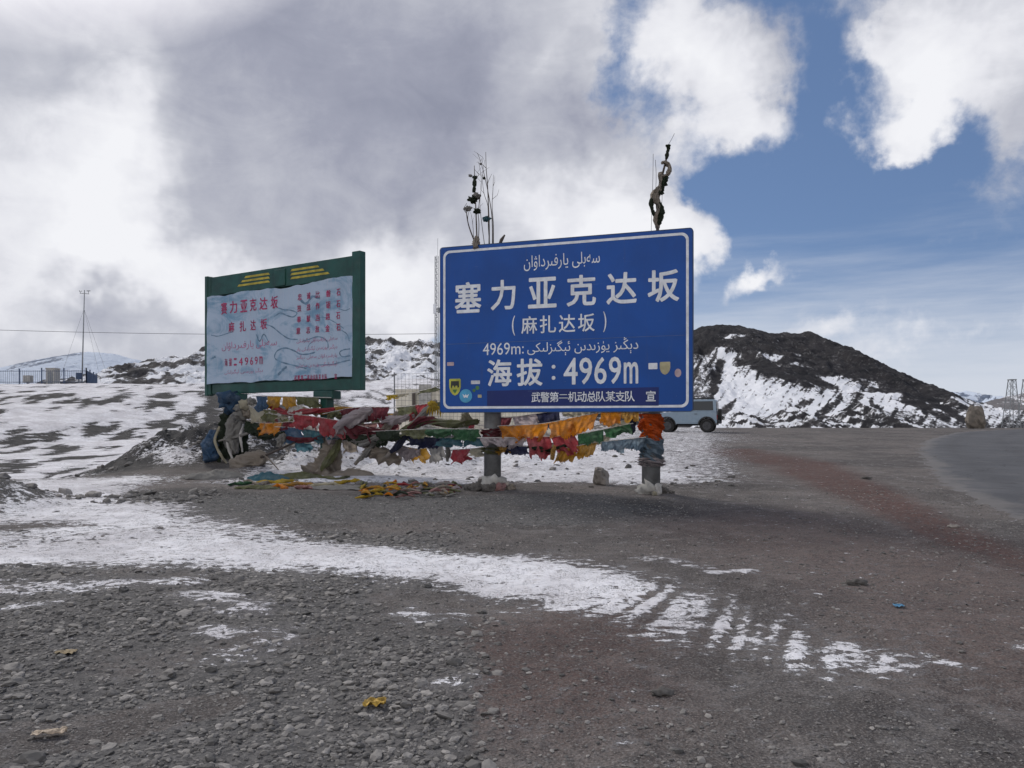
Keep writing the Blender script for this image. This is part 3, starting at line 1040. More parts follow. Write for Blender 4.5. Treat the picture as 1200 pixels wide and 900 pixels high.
def sn_rubble(PX, PY, x, y, v, g, Z):
    n = fbm(x * 2.2, y * 2.2, 5, 17, 0.65)
    return np.clip(0.36 + 0.8 * n - 0.25 * (g > 0.8) + 0.25 * (PX < 885) , 0, 1)


ridge('scree_hill', [(700, 508), (800, 503), (835, 492), (860, 481), (880, 487), (900, 489), (930, 475), (944, 486), (965, 489), (990, 482), (1012, 473), (1035, 484), (1062, 499), (1100, 507)],
      130, 95, -2.5, M_MTN_DARK, sn_rubble, nu=240, nv=80, gully=0.1, seed=12, rough=0.04, jag=0.05)


def sn_mid(PX, PY, x, y, v, g, Z):
    n = fbm(x * 2.4, y * 2.4, 5, 27, 0.6)
    return np.clip(0.42 + 0.8 * n + 0.3 * (g - 0.6) + 0.25 * sstep(PX, 495, 520) + 0.35 * sstep(PX, 205, 235), 0, 1)


ridge('rocky_hill', [(90, 470), (130, 449), (150, 440), (175, 424), (195, 419), (215, 418), (240, 416), (262, 398), (300, 405), (350, 410), (400, 416), (430, 413), (455, 410), (470, 411), (490, 417), (510, 412), (540, 420), (600, 445), (660, 470)],
      230, 130, 4.0, M_MTN_MID, sn_mid, nu=360, nv=90, gully=0.15, seed=23, rough=0.025, jag=0.035)


def sn_back(PX, PY, x, y, v, g, Z):
    n = fbm(x * 2.4, y * 2.4, 5, 37, 0.6)
    return np.clip(0.75 + 0.6 * n - 0.55 * sstep(v, 0.86, 0.97), 0, 1)


ridge('snowy_ridge', [(330, 420), (400, 400), (428, 392), (437, 397), (455, 396), (470, 400), (480, 401), (495, 398), (510, 400), (560, 410), (640, 440), (700, 470)],
      520, 330, 4.0, M_MTN_MID, sn_back, nu=240, nv=80, gully=0.1, seed=31, rough=0.02, jag=0.03)


def sn_dome(PX, PY, x, y, v, g, Z):
    n = fbm(x * 1.6, y * 1.6, 5, 47, 0.6)
    return np.clip(0.93 + 0.35 * n - 0.5 * (1 - sstep(seg_dist(PX, PY, [(10, 432, 3), (60, 421, 3), (95, 413, 3)]), 0.4, 1.8)), 0, 1)


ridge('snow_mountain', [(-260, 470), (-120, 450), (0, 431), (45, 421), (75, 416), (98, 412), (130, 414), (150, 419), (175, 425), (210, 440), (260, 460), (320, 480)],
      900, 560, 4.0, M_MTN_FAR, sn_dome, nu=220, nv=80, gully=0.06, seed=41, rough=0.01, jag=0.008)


def sn_peak(PX, PY, x, y, v, g, Z):
    n = fbm(x * 3, y * 3, 5, 57, 0.6)
    return np.clip(0.62 + 0.75 * n + 0.25 * (g - 0.6), 0, 1)


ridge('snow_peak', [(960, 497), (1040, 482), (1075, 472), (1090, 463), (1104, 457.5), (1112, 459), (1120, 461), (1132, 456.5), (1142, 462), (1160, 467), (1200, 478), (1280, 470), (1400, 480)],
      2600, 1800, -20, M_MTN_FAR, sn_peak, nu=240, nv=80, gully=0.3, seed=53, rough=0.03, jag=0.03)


def sn_hazy(PX, PY, x, y, v, g, Z):
    n = fbm(x * 2.0, y * 2.0, 5, 67, 0.6)
    return np.clip(0.30 + 0.5 * n + 0.5 * sstep(PY, 484, 494) * (PX < 1180), 0, 1)


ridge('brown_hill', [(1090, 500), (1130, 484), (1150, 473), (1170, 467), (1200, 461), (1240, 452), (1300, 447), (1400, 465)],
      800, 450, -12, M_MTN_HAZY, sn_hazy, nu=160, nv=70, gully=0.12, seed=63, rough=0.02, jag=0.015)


# ------------------------------------------------------------------ loose stones
def scatter(name, pts, sizes, sub, flat=(0.25, 0.6), tint=None, sink=0.25):
    V0, F0 = ico(sub)
    n, nv = len(pts), len(V0)
    jit = 1 + RNG.normal(0, 0.15, (n, nv, 1))
    S = np.stack([sizes * RNG.uniform(0.75, 1.35, n), sizes * RNG.uniform(0.6, 1.1, n), sizes * RNG.uniform(flat[0], flat[1], n)], -1)
    V = V0[None] * jit * S[:, None, :]
    tx = RNG.normal(0, 0.28, n)
    c, s = np.cos(tx), np.sin(tx)
    y, z = V[..., 1].copy(), V[..., 2].copy()
    V[..., 1] = y * c[:, None] - z * s[:, None]
    V[..., 2] = y * s[:, None] + z * c[:, None]
    a = RNG.uniform(0, 2 * np.pi, n)
    c, s = np.cos(a), np.sin(a)
    x, y = V[..., 0].copy(), V[..., 1].copy()
    V[..., 0] = x * c[:, None] - y * s[:, None]
    V[..., 1] = x * s[:, None] + y * c[:, None]
    V += pts[:, None, :]
    V[..., 2] += (S[:, 2] * (0.5 - sink))[:, None]
    F = (F0[None] + (np.arange(n) * nv)[:, None, None]).reshape(-1, 3)
    o = np_mesh(name, V.reshape(-1, 3), F, M_PEB, smooth=False)
    if tint is None:
        tint = np.clip(RNG.beta(1.2, 2.0, n), 0, 1)
    set_attr(o, 'tint', np.repeat(tint, nv))
    return tag(o, kind='stuff')


def ground_stones():
    def pick(n, x0, x1, y0, y1, dens):
        # more tries close to the camera's side of the lay-by
        x = RNG.uniform(x0, x1, n)
        y = y0 + (y1 - y0) * RNG.uniform(0, 1, n) ** 1.25
        ok = (np.abs(x) < 0.74 * y + 0.6) & (RNG.uniform(0, 1, n) < dens(x, y))
        x, y = x[ok], y[ok]
        return np.stack([x, y, gz(x, y)], -1)

    def bare(x, y):
        return 1 - 0.85 * sstep(snow_field(x, y), 0.45, 0.7)
    p = pick(46000, -7, 2.0, 2.9, 9.3, lambda x, y: pebble_field(x, y) ** 1.5 * bare(x, y))
    scatter('pebbles', p, np.clip(RNG.lognormal(math.log(0.0128), 0.48, len(p)), 0.006, 0.05), 2)
    p = pick(190000, -9, 7.5, 2.9, 13.5, lambda x, y: np.clip(pebble_field(x, y) * 0.55 + 0.16 * (0.4 + 1.2 * (fbm(x * 0.8, y * 0.8, 3, 88) > 0)), 0, 1) * bare(x, y) * np.clip(9.0 / y, 0.4, 1))
    scatter('gravel', p, np.clip(RNG.lognormal(math.log(0.0078), 0.45, len(p)), 0.004, 0.03), 1)
    p = pick(5000, -12, -4.5, 11, 24, lambda x, y: np.clip(pebble_field(x, y), 0, 1))
    scatter('rubble', p, np.clip(RNG.lognormal(math.log(0.035), 0.5, len(p)), 0.015, 0.11), 2, (0.45, 0.8))
    p = pick(900, -5.5, 4, 13.2, 26, lambda x, y: 0.45 + 0 * x)
    scatter('snow_stones', p, np.clip(RNG.lognormal(math.log(0.03), 0.55, len(p)), 0.012, 0.12), 2, (0.4, 0.8))


ground_stones()


# ------------------------------------------------------------------ lettering
_glyphs = {}


def glyph(ch, bold=0.0):
    key = (ch, bold)
    if key not in _glyphs:
        c = bpy.data.curves.new('lettering', 'FONT')
        c.body = ch
        c.offset = bold
        c.resolution_u = 3
        o = bpy.data.objects.new('lettering', c)
        COL.objects.link(o)
        bpy.context.view_layer.update()
        m = bpy.data.meshes.new_from_object(o.evaluated_get(bpy.context.evaluated_depsgraph_get()))
        V = np.array([v.co[:2] for v in m.vertices]).reshape(-1, 2)
        F = [tuple(p.vertices) for p in m.polygons]
        bpy.data.objects.remove(o)
        bpy.data.curves.remove(c)
        bpy.data.meshes.remove(m)
        _glyphs[key] = (V, F)
    return _glyphs[key]


_AR = {'س': 0xFEB1, 'ب': 0xFE8F, 'ل': 0xFEDD, 'ي': 0xFEF1, 'ف': 0xFED1, 'ن': 0xFEE5, 'ې': 0xFBE4, 'ڭ': 0xFBD3, 'گ': 0xFB92, 'ك': 0xFED9, 'ئ': 0xFE89}
_AR2 = {'ە': 0xFEE9, 'ا': 0xFE8D, 'ر': 0xFEAD, 'د': 0xFEA9, 'ۋ': 0xFBDE, 'ز': 0xFEAF, 'ۈ': 0xFBDB}


def shape_arabic(t):
    """contextual forms in visual (left to right) order"""
    out = []
    for w in t.split(' '):
        s = []
        for i, ch in enumerate(w):
            prev = i > 0 and (w[i - 1] in _AR or w[i - 1] == 'ى')
            prev = i > 0 and w[i - 1] in _AR or (i > 0 and w[i - 1] == 'ى')
            nxt = i < len(w) - 1
            if ch in _AR:
                k = _AR[ch] + (3 if prev and nxt else 1 if prev else 2 if nxt else 0)
                s.append(chr(k))
            elif ch in _AR2:
                s.append(chr(_AR2[ch] + (1 if prev else 0)))
            elif ch == 'ى':
                s.append(chr((0xFBE9 if prev else 0xFBE8) if nxt else (0xFEF0 if prev else 0xFEEF)))
            else:
                s.append(ch)
        out.append(''.join(reversed(s)))
    return ' '.join(reversed(out))


class Board:
    """a flat board given by its two lower corners, its height and the sideways direction"""
    def __init__(s, pl, pr, H):
        s.O = Vector(pl)
        d = Vector(pr) - s.O
        d.z = 0
        s.W = d.length
        s.U = d.normalized()
        s.V = Vector((0, 0, 1))
        s.N = s.U.cross(s.V)            # towards the viewer
        if s.N.y > 0:
            s.N = -s.N
        s.H = H

    def loc(s, px, py):
        d = Vector(((px - 600) / FPX, 1, (HZ - py) / FPX))
        c = Vector((0, 0, CAM_Z))
        t = (s.O - c).dot(s.N) / d.dot(s.N)
        q = c + d * t - s.O
        return q.dot(s.U), q.dot(s.V)

    def p(s, a, b, n=0.0):
        return s.O + s.U * a + s.V * b + s.N * n

    def M(s):
        return Matrix((s.U, -s.N, s.V)).transposed()

    def text(s, items, mat, parent, n=0.003, bold=0.0, name='lettering'):
        """items: (string, a0, b0, a1, b1) fitted to that box"""
        V, F = [], []
        for (t, a0, b0, a1, b1) in items:
            gv, gf = glyph(t)
            if len(gv) == 0:
                continue
            lo, hi = gv.min(0), gv.max(0)
            e = bold * (a1 - a0) if bold else 0.0
            sc = (np.array([a1 - a0 - 2 * e, b1 - b0 - 2 * e])) / np.maximum(hi - lo, 1e-6)
            # heavier strokes: the same outline laid several times, each a hair in front of the last
            sh = [(0, 0)] if not bold else [(e * math.cos(k * 0.7854), e * math.sin(k * 0.7854)) for k in range(8)]
            for k, (ox, oy) in enumerate(sh):
                base = len(V)
                for q in gv:
                    r = (q - lo) * sc + np.array([a0 + e + ox, b0 + e + oy])
                    V.append(s.p(r[0], r[1], (n(r[0], r[1]) if callable(n) else n) + 0.0005 * k))
                F += [tuple(base + i for i in f) for f in gf]
        return mesh_obj(name, V, F, mat, parent)

    def poly(s, pts, n):
        return [s.p(a, b, n) for a, b in pts]


def round_rect(a0, b0, a1, b1, r, k=6):
    out = []
    for (cx, cy, st) in ((a1 - r, b1 - r, 0), (a0 + r, b1 - r, 90), (a0 + r, b0 + r, 180), (a1 - r, b0 + r, 270)):
        for i in range(k + 1):
            q = R(st + 90 * i / k)
            out.append((cx + r * math.cos(q), cy + r * math.sin(q)))
    return out


def slab(B, outline, n0, n1):
    """closed prism of an outline between two depths"""
    k = len(outline)
    V = [B.p(a, b, n0) for a, b in outline] + [B.p(a, b, n1) for a, b in outline]
    F = [tuple(range(k)), tuple(range(2 * k - 1, k - 1, -1))]
    F += [(i, k + i, k + (i + 1) % k, (i + 1) % k) for i in range(k)]
    return V, F


def ring(B, o1, o2, n):
    k = len(o1)
    V = [B.p(a, b, n) for a, b in o1] + [B.p(a, b, n) for a, b in o2]
    F = [(i, (i + 1) % k, k + (i + 1) % k, k + i) for i in range(k)]
    return V, F


# ------------------------------------------------------------------ the blue altitude sign
SB = Board(at(516, 483, 13.05), at(811.5, 480, 11.7), 2.785)


def spread(B, chars, pl, pr, h_px, wfrac=1.0):
    """characters in equal boxes between two photo points (bottom left, top right)"""
    a0, b0 = B.loc(*pl)
    a1, b1 = B.loc(*pr)
    out = []
    n = len(chars)
    w = h_px
    for i, ch in enumerate(chars):
        x = a0 + (a1 - a0 - w) * i / max(n - 1, 1)
        out.append((ch, x, b0, x + w, b1))
    return out


def build_blue_sign():
    B = SB
    c = B.p(B.W / 2, 0)
    root = thing('altitude_sign', (c.x, c.y, float(gz0(c.x, c.y))), 'large blue altitude sign with white lettering reading 4969m on two grey steel posts', 'sign')
    panel = MB().add(*slab(B, round_rect(0, 0, B.W, B.H, 0.045), 0.0, -0.045)).build('panel', M_BLUE, root)
    MB().add(*ring(B, round_rect(0.055, 0.055, B.W - 0.055, B.H - 0.055, 0.11), round_rect(0.095, 0.095, B.W - 0.095, B.H - 0.095, 0.085), 0.003)).build('border', M_WHITE, panel)
    rim = MB().add(*ring(B, round_rect(-0.012, -0.012, B.W + 0.012, B.H + 0.012, 0.055), round_rect(0.0, 0.0, B.W, B.H, 0.045), 0.002))
    V, F = slab(B, round_rect(-0.012, -0.012, B.W + 0.012, B.H + 0.012, 0.055), -0.046, -0.062)
    rim.add(V, F)
    rim.build('panel_edge', M_FENCE, panel)
    # rails behind the panel
    rl = MB()
    for b in (0.35, 1.35, 2.35):
        q = B.p(B.W / 2, b, -0.095)
        rl.box(q, (B.W * 0.92, 0.06, 0.09), B.M().to_4x4(), 0.008)
    rl.build('rail', M_STEEL, root)
    # posts
    for (px, py, top) in ((571, 574, 2.5), (760, 582, 2.62)):
        a, _ = B.loc(px, 500)
        q = B.p(a, 0, -0.255)
        x, y = q.x, q.y
        z0 = float(gz0(x, y)) - 0.1
        zt = B.O.z + top
        pts = [(x, y, z0), (x, y, (z0 + zt) / 2), (x, y, zt)]
        mb = MB().tube(pts, 0.145, 20)
        post = mb.build('post', M_STEEL, root, smooth=True)
        cp = MB().tube([(x, y, zt), (x, y, zt + 0.02)], 0.152, 20)
        cp.build('cap', M_STEEL, post)
        cl = MB()
        for b in (0.35, 1.35, 2.35):
            cl.tube([B.p(a, b, -0.255) + Vector((0, 0, -0.03)), B.p(a, b, -0.255) + Vector((0, 0, 0.03))], 0.156, 16)
        cl.build('clamp', M_STEEL, post)
    # lettering
    h1 = B.loc(533, 331)[1] - B.loc(533, 367)[1]
    a0, b0 = B.loc(533, 367.5)
    a1 = B.loc(796, 340)[0]
    w = h1 * 0.93
    t = '塞力亚克达坂'
    B.text([(ch, a0 + (a1 - a0 - w) * i / 5, b0 + (0.02 if i else 0.0), a0 + (a1 - a0 - w) * i / 5 + w * (0.9 if ch == '力' else 1.0), b0 + h1) for i, ch in enumerate(t)], M_WHITE, panel, bold=0.022)
    # second row
    a0, b0 = B.loc(611, 391.5)
    a1 = B.loc(697, 370)[0]
    h = B.loc(611, 371)[1] - b0
    w = h * 0.95
    it = [(ch, a0 + (a1 - a0 - w) * i / 3, b0, a0 + (a1 - a0 - w) * i / 3 + w, b0 + h) for i, ch in enumerate('麻扎达坂')]
    ap, aq = B.loc(600, 380)[0], B.loc(707, 380)[0]
    it += [('(', ap, b0 - 0.02, ap + 0.055, b0 + h + 0.02), (')', aq, b0 - 0.02, aq + 0.05, b0 + h + 0.02)]
    B.text(it, M_WHITE, panel, bold=0.012)
    # Uyghur rows
    a0, b0 = B.loc(614, 318)
    a1, b1 = B.loc(703, 299)
    B.text([(shape_arabic('سەبلى يارفىرداۋان'), a0, b0, a1, b0 + 0.25)], M_WHITE, panel)
    a0, b0 = B.loc(618, 417.5)
    a1, b1 = B.loc(748, 397)
    B.text([(shape_arabic('دېڭىز يۈزىدىن ئېگىزلىكى'), a0, b0, a1, b0 + 0.255)], M_WHITE, panel)
    a0, b0 = B.loc(566, 416.5)
    a1 = B.loc(610, 400)[0]
    B.text([('4969m', a0, b0, a1, b0 + 0.20), (':', a1 + 0.03, b0 + 0.01, a1 + 0.055, b0 + 0.13)], M_WHITE, panel)
    # altitude row
    a0, b0 = B.loc(571, 453)
    h = B.loc(571, 421.5)[1] - b0
    w = B.loc(600, 440)[0] - a0
    a2 = B.loc(605.5, 440)[0]
    it = [('海', a0, b0, a0 + w, b0 + h), ('拔', a2, b0, a2 + w * 1.02, b0 + h)]
    ac = B.loc(646.5, 440)[0]
    it += [('.', ac, b0 + 0.09, ac + 0.065, b0 + 0.155), ('.', ac, b0 + 0.27, ac + 0.065, b0 + 0.335)]
    B.text(it, M_WHITE, panel, bold=0.022)
    it = []
    for ch, x0, x1 in (('4', 660.5, 677), ('9', 679, 694), ('6', 696.5, 711), ('9', 713.5, 728)):
        p0, q0 = B.loc(x0, 449.5)
        it.append((ch, p0, b0 + 0.01, B.loc(x1, 440)[0], b0 + h * 0.98))
    p0 = B.loc(731, 440)[0]
    it.append(('m', p0, b0 + 0.01, B.loc(748, 440)[0], b0 + h * 0.78))
    B.text(it, M_WHITE, panel, bold=0.028)
    # dark overlay strip with the issuing unit
    a0, b0 = B.loc(571, 476)
    a1 = B.loc(772, 470)[0]
    b1 = B.loc(571, 458)[1]
    st = MB().add(*slab(B, [(a0, b0), (a1, b0 - 0.01), (a1, b1 + 0.02), (a0 + 1.3, b1 + 0.012), (a0, b1)], 0.005, 0.0015)).build('overlay_strip', M_STRIP, panel)
    s0, sb = B.loc(623, 471.5)
    s1 = B.loc(744, 465)[0]
    hh = 0.165
    w = 0.152
    B.text([(ch, s0 + (s1 - s0 - w) * i / 10, sb + (0.06 if ch == '二' else 0), s0 + (s1 - s0 - w) * i / 10 + w, sb + hh * (0.75 if ch == '二' else 1)) for i, ch in enumerate('武警第二机动总队某支队')]
           + [('宣', B.loc(757, 465)[0], sb, B.loc(757, 465)[0] + w, sb + hh)], M_WHITE, st, n=0.0085, bold=0.012)
    # horizontal seam between the two sheets of the panel
    b = B.loc(660, 399)[1]
    V, F = slab(B, [(0.11, b), (B.W - 0.11, b + 0.012), (B.W - 0.11, b + 0.020), (0.11, b + 0.010)], 0.002, 0.001)
    MB().add(V, F).build('seam', simple('seam_grey', (0.05, 0.10, 0.26), 0.6), panel)
    # stickers
    mY = simple('sticker_yellow', (0.42, 0.42, 0.06), 0.5)
    mK = simple('sticker_black', (0.02, 0.025, 0.02), 0.5)
    mC = simple('sticker_cyan', (0.06, 0.30, 0.50), 0.5)
    mT = simple('sticker_tan', (0.42, 0.37, 0.22), 0.6, dirt=((0.2, 0.18, 0.14), 0.7))
    mG = simple('sticker_green', (0.06, 0.16, 0.05), 0.6)
    mP = simple('sticker_pink', (0.40, 0.30, 0.32), 0.6)

    def shield(px0, py0, px1, py1, m, name='sticker', n=0.004):
        a0_, b1_ = B.loc(px0, py0)
        a1_, b0_ = B.loc(px1, py1)
        w_, h_ = a1_ - a0_, b1_ - b0_
        pts = [(0.06, 1), (0.94, 1), (1, 0.94), (1, 0.5), (0.9, 0.25), (0.72, 0.08), (0.5, 0), (0.28, 0.08), (0.1, 0.25), (0, 0.5), (0, 0.94)]
        return MB().add(*slab(B, [(a0_ + w_ * x, b0_ + h_ * y) for x, y in pts], n, n - 0.002)).build(name, m, panel), (a0_, b0_, w_, h_)

    def rect(px0, py0, px1, py1, m, n=0.004, par=None, name='sticker'):
        a0_, b1_ = B.loc(px0, py0)
        a1_, b0_ = B.loc(px1, py1)
        return MB().add(*slab(B, round_rect(a0_, b0_, a1_, b1_, 0.01), n, n - 0.002)).build(name, m, par or panel)

    def disc(px, py, r, m, n=0.004, par=None, name='sticker', sy=1.0):
        a_, b_ = B.loc(px, py)
        return MB().add(*slab(B, [(a_ + r * math.cos(2 * math.pi * k / 20), b_ + r * sy * math.sin(2 * math.pi * k / 20)) for k in range(20)], n, n - 0.002)).build(name, m, par or panel)
    s_, (a_, b_, w_, h_) = shield(526.5, 444, 540, 463.5, mY)
    s_['label'] = 'yellow shield sticker with a black animal'
    pts = [(0.16, 0.86), (0.84, 0.86), (0.86, 0.5), (0.74, 0.46), (0.7, 0.6), (0.55, 0.58), (0.5, 0.46), (0.4, 0.58), (0.3, 0.6), (0.22, 0.42), (0.14, 0.5)]
    MB().add(*slab(B, [(a_ + w_ * x, b_ + h_ * y) for x, y in pts], 0.0062, 0.0045)).build('emblem', mK, s_)
    pts = [(0.3, 0.36), (0.7, 0.36), (0.6, 0.2), (0.5, 0.14), (0.4, 0.2)]
    MB().add(*slab(B, [(a_ + w_ * x, b_ + h_ * y) for x, y in pts], 0.0062, 0.0045)).build('emblem', mG, s_)
    s_ = disc(546, 464, 0.115, mC, 0.008)
    s_['label'] = 'round light blue sticker with a white bird mark'
    a_, b_ = B.loc(546, 464)
    pts = [(-0.06, 0.035), (-0.02, 0.005), (0.0, 0.03), (0.02, 0.005), (0.06, 0.035), (0.03, -0.035), (0, -0.02), (-0.03, -0.035)]
    MB().add(*slab(B, [(a_ + x, b_ + y) for x, y in pts], 0.0102, 0.0085)).build('emblem', M_WHITE, s_)
    rect(552, 446, 562.5, 450, simple('sticker_pale', (0.5, 0.5, 0.55), 0.6))
    disc(559.5, 454.5, 0.035, mG)
    disc(555.5, 457.5, 0.028, mG)
    rect(560, 462.5, 564.5, 466, mT)
    rect(524, 424.5, 532, 428.5, mP)
    rect(760, 425.5, 770.5, 432.5, M_WHITE)['label'] = 'small white rectangular sticker'
    shield(773.2, 424.2, 785.5, 439, mT)[0]['label'] = 'tan shield sticker with a torn corner'
    disc(794.5, 437, 0.05, mP, sy=1.3)


build_blue_sign()


# ------------------------------------------------------------------ the green painted board
GB = Board(at(241, 462, 18.0), at(425.5, 459, 15.4), 2.72)


def build_green_board():
    B = GB
    c = B.p(B.W / 2, 0)
    root = thing('notice_board', (c.x, c.y, float(gz0(c.x, c.y))), 'green framed board with faded blue banner and red Chinese lettering', 'notice board')
    T3 = B.M().to_4x4()
    W, H = B.W, B.H
    fr = MB()
    d = 0.13
    fr.box(B.p(0.09, H / 2, -d / 2), (0.18, d, H + 0.04), T3, 0.012)
    fr.box(B.p(0.03, H / 2, -d / 2 - 0.01), (0.10, d + 0.05, H + 0.08), T3, 0.012)
    fr.box(B.p(W - 0.16, H / 2 + 0.03, -d / 2 + 0.02), (0.22, d + 0.04, H + 0.08), T3, 0.012)
    fr.box(B.p(W / 2, 0.115, -d / 2), (W - 0.44, d * 0.8, 0.23), T3, 0.01)
    fr.box(B.p(W / 2 - 0.04, H - 0.22, -d / 2), (W - 0.44, d * 0.86, 0.44), T3, 0.01)
    fr.build('frame', M_GREEN, root)
    MB().box(B.p(W / 2 - 0.03, H / 2, -0.10), (W - 0.36, 0.04, H - 0.3), T3).build('backing', M_GREEN, root)
    # banner with torn upper and lower edges
    nx, nz = 90, 40
    V = []
    rr = np.linspace(0, 1, nx)
    topn = 0.05 * fbm(rr * 5, rr * 0 + 3, 4, 7) + 0.06 * np.exp(-((rr - 0.57) / 0.06) ** 2) * -1
    botn = 0.045 * fbm(rr * 4, rr * 0 + 9, 4, 9)
    a_l, a_r = 0.10, W - 0.25

    def ban_n(a, b):
        return 0.030 + 0.014 * math.sin(a * 6.8 + b * 0.9) + 0.012 * float(vnoise(a * 1.6, b * 2.3, 4))
    for j in range(nz):
        for i in range(nx):
            f = j / (nz - 1)
            a = a_l + (a_r - a_l) * rr[i]
            b0, b1 = 0.235 + botn[i] + 0.02 * rr[i], H - 0.42 + topn[i] - 0.05 * (1 - rr[i])
            V.append(B.p(a, b0 + (b1 - b0) * f, ban_n(a, b0 + (b1 - b0) * f)))
    ban = mesh_obj('banner', V, [tuple(q) for q in grid_faces(nz, nx)], M_BANNER, root, smooth=True)
    # yellow bars on the top beam
    yb = MB()
    for sgn, px0, px1, y0 in ((0, 278, 316, 329.5), (1, 340, 384, 318)):
        for k in range(3):
            q0 = B.loc(px0 + (4 * k if not sgn else 0), y0 - 2.8 * k + 2.5)
            q1 = B.loc(px1 + (0 if not sgn else -6 * k + 2), y0 - 2.8 * k - 3)
            bb = H - 0.135 - 0.085 * (2 - k)
            yb.add(*slab(B, [(q0[0], bb), (q1[0], bb), (q1[0] - 0.05, bb + 0.045), (q0[0] + 0.05, bb + 0.045)], 0.002 - d * 0.07 + 0.004, -d * 0.07))
    yb.build('stripe', M_YEL, root)
    bp = MB().box(B.p(B.loc(328, 322)[0], H - 0.24, -d * 0.07 + 0.01), (0.34, 0.03, 0.36), T3, 0.01)
    bp.build('boss', M_GREEN, root)
    # posts
    for px in (272, 380):
        a = B.loc(px, 470)[0]
        q = B.p(a, 0, -0.08)
        z0 = float(gz0(q.x, q.y)) - 0.1
        mb = MB()
        mb.box((q.x, q.y, (z0 + B.O.z) / 2), (0.20, 0.20, B.O.z - z0), T3, 0.01)
        mb.box((q.x, q.y, B.O.z - 0.09), (0.56, 0.26, 0.17), T3, 0.02)
        mb.build('post', M_GREEN, root)
    # ink drawing: winding walls and hills
    ink = MB()

    def ribbon(pts, w):
        P = spline([Vector((*B.loc(x, y), 0)) for x, y in pts], 14 * len(pts))
        Vv, Ff = [], []
        for i, p in enumerate(P):
            t = (P[min(i + 1, len(P) - 1)] - P[max(i - 1, 0)]).normalized()
            nn = Vector((-t.y, t.x, 0)) * (w * (0.65 + 0.5 * abs(math.sin(i * 0.23 + w * 900))))
            nn = nn * 0.75
            Vv += [B.p(p.x + nn.x, p.y + nn.y, ban_n(p.x + nn.x, p.y + nn.y) + 0.0035), B.p(p.x - nn.x, p.y - nn.y, ban_n(p.x - nn.x, p.y - nn.y) + 0.0035)]
        for i in range(len(P) - 1):
            Ff.append((2 * i, 2 * i + 1, 2 * i + 3, 2 * i + 2))
        ink.add(Vv, Ff)
    for pts, w in ((((312, 380), (320, 383), (330, 391), (340, 397), (350, 398)), 0.018), (((322, 371), (330, 367), (338, 370), (345, 371.5), (349, 367), (343, 364), (334, 363), (327, 361)), 0.017),
                   (((355, 400), (362, 398), (372, 395), (380, 396), (385, 401), (386, 408)), 0.014), (((361, 411), (363, 404), (370, 399)), 0.012),
                   (((360, 432), (345, 428), (330, 424), (323, 419), (326, 411), (336, 408), (346, 411), (353, 415), (362, 415), (371, 413)), 0.020),
                   (((374, 428), (390, 427), (402, 424), (412, 422)), 0.016), (((412, 409), (404, 410), (399, 413), (402, 418), (412, 417)), 0.016),
                   (((249, 393), (256, 394), (264, 392), (275, 389)), 0.012), (((326, 440), (333, 433), (338, 430)), 0.035), (((302, 392), (306, 400), (311, 392), (316, 401)), 0.018),
                   (((371, 375), (380, 372), (392, 377), (404, 385)), 0.010), (((398, 362), (406, 364), (412, 362)), 0.009), (((401, 387), (408, 392), (411, 400)), 0.012), (((352, 351), (360, 356), (368, 348), (377, 350)), 0.035), (((249, 421), (254, 418)), 0.03)):
        ribbon(pts, w)
    ink.build('ink_drawing', M_INK, ban)

    def row(chars, pl, pr, hpx, wk=1.0, mat=M_RED, bold=0.014):
        a0, b0 = B.loc(*pl)
        a1, _ = B.loc(*pr)
        h = B.loc(pl[0], pl[1] - hpx)[1] - b0
        w = h * wk
        B.text([(ch, a0 + (a1 - a0 - w) * i / (len(chars) - 1), b0, a0 + (a1 - a0 - w) * i / (len(chars) - 1) + w, b0 + h) for i, ch in enumerate(chars) if ch != ' '], mat, ban, n=lambda a, b: ban_n(a, b) + 0.004, bold=bold)
    row('赛力亚克达坂', (260, 369), (327, 360), 14.0, 0.86, bold=0.02)
    row('麻扎达坂', (270, 390), (314.5, 385), 12.0, 0.85, bold=0.02)
    a0, b0 = B.loc(261, 412)
    a1 = B.loc(325, 404)[0]
    B.text([(shape_arabic('سەبلى يارفىرداۋان'), a0, b0, a1, b0 + 0.20)], M_REDF, ban, n=lambda a, b: ban_n(a, b) + 0.004)
    row('海拔:4969m', (264, 429.5), (310, 426), 9.0, 0.62, bold=0.01)
    a0, b0 = B.loc(264, 440)
    a1 = B.loc(310, 436)[0]
    B.text([(shape_arabic('دېڭىز يۈزىدىن ئېگىزلىكى'), a0, b0, a1, b0 + 0.13)], M_REDF, ban, n=lambda a, b: ban_n(a, b) + 0.004)
    for i, t in enumerate(('忠诚比磐石', '技战作砺石', '奉献当路石', '意志敌金石')):
        row(t, (350 - 0.5 * i, 352.5 + 13.2 * i), (400, 348 + 12.4 * i), 8.0, 0.8, bold=0.02)
    for i in range(4):
        a0, b0 = B.loc(349, 403.5 + 9.6 * i)
        a1 = B.loc(396, 400 + 9.2 * i)[0]
        B.text([(shape_arabic(('سەبلى يارفىرداۋان ئېگىزلىكى', 'دېڭىز يۈزىدىن ئېگىزلىكى يار', 'يارفىرداۋان سەبلى دېڭىز', 'ئېگىزلىكى يۈزىدىن سەبلى')[i]), a0, b0, a1, b0 + 0.12)], M_REDF, ban, n=lambda a, b: ban_n(a, b) + 0.004)
    row('武警第二机动总队某支队  宣', (347, 446), (396, 442.5), 6.0, 0.62, bold=0.01)


build_green_board()


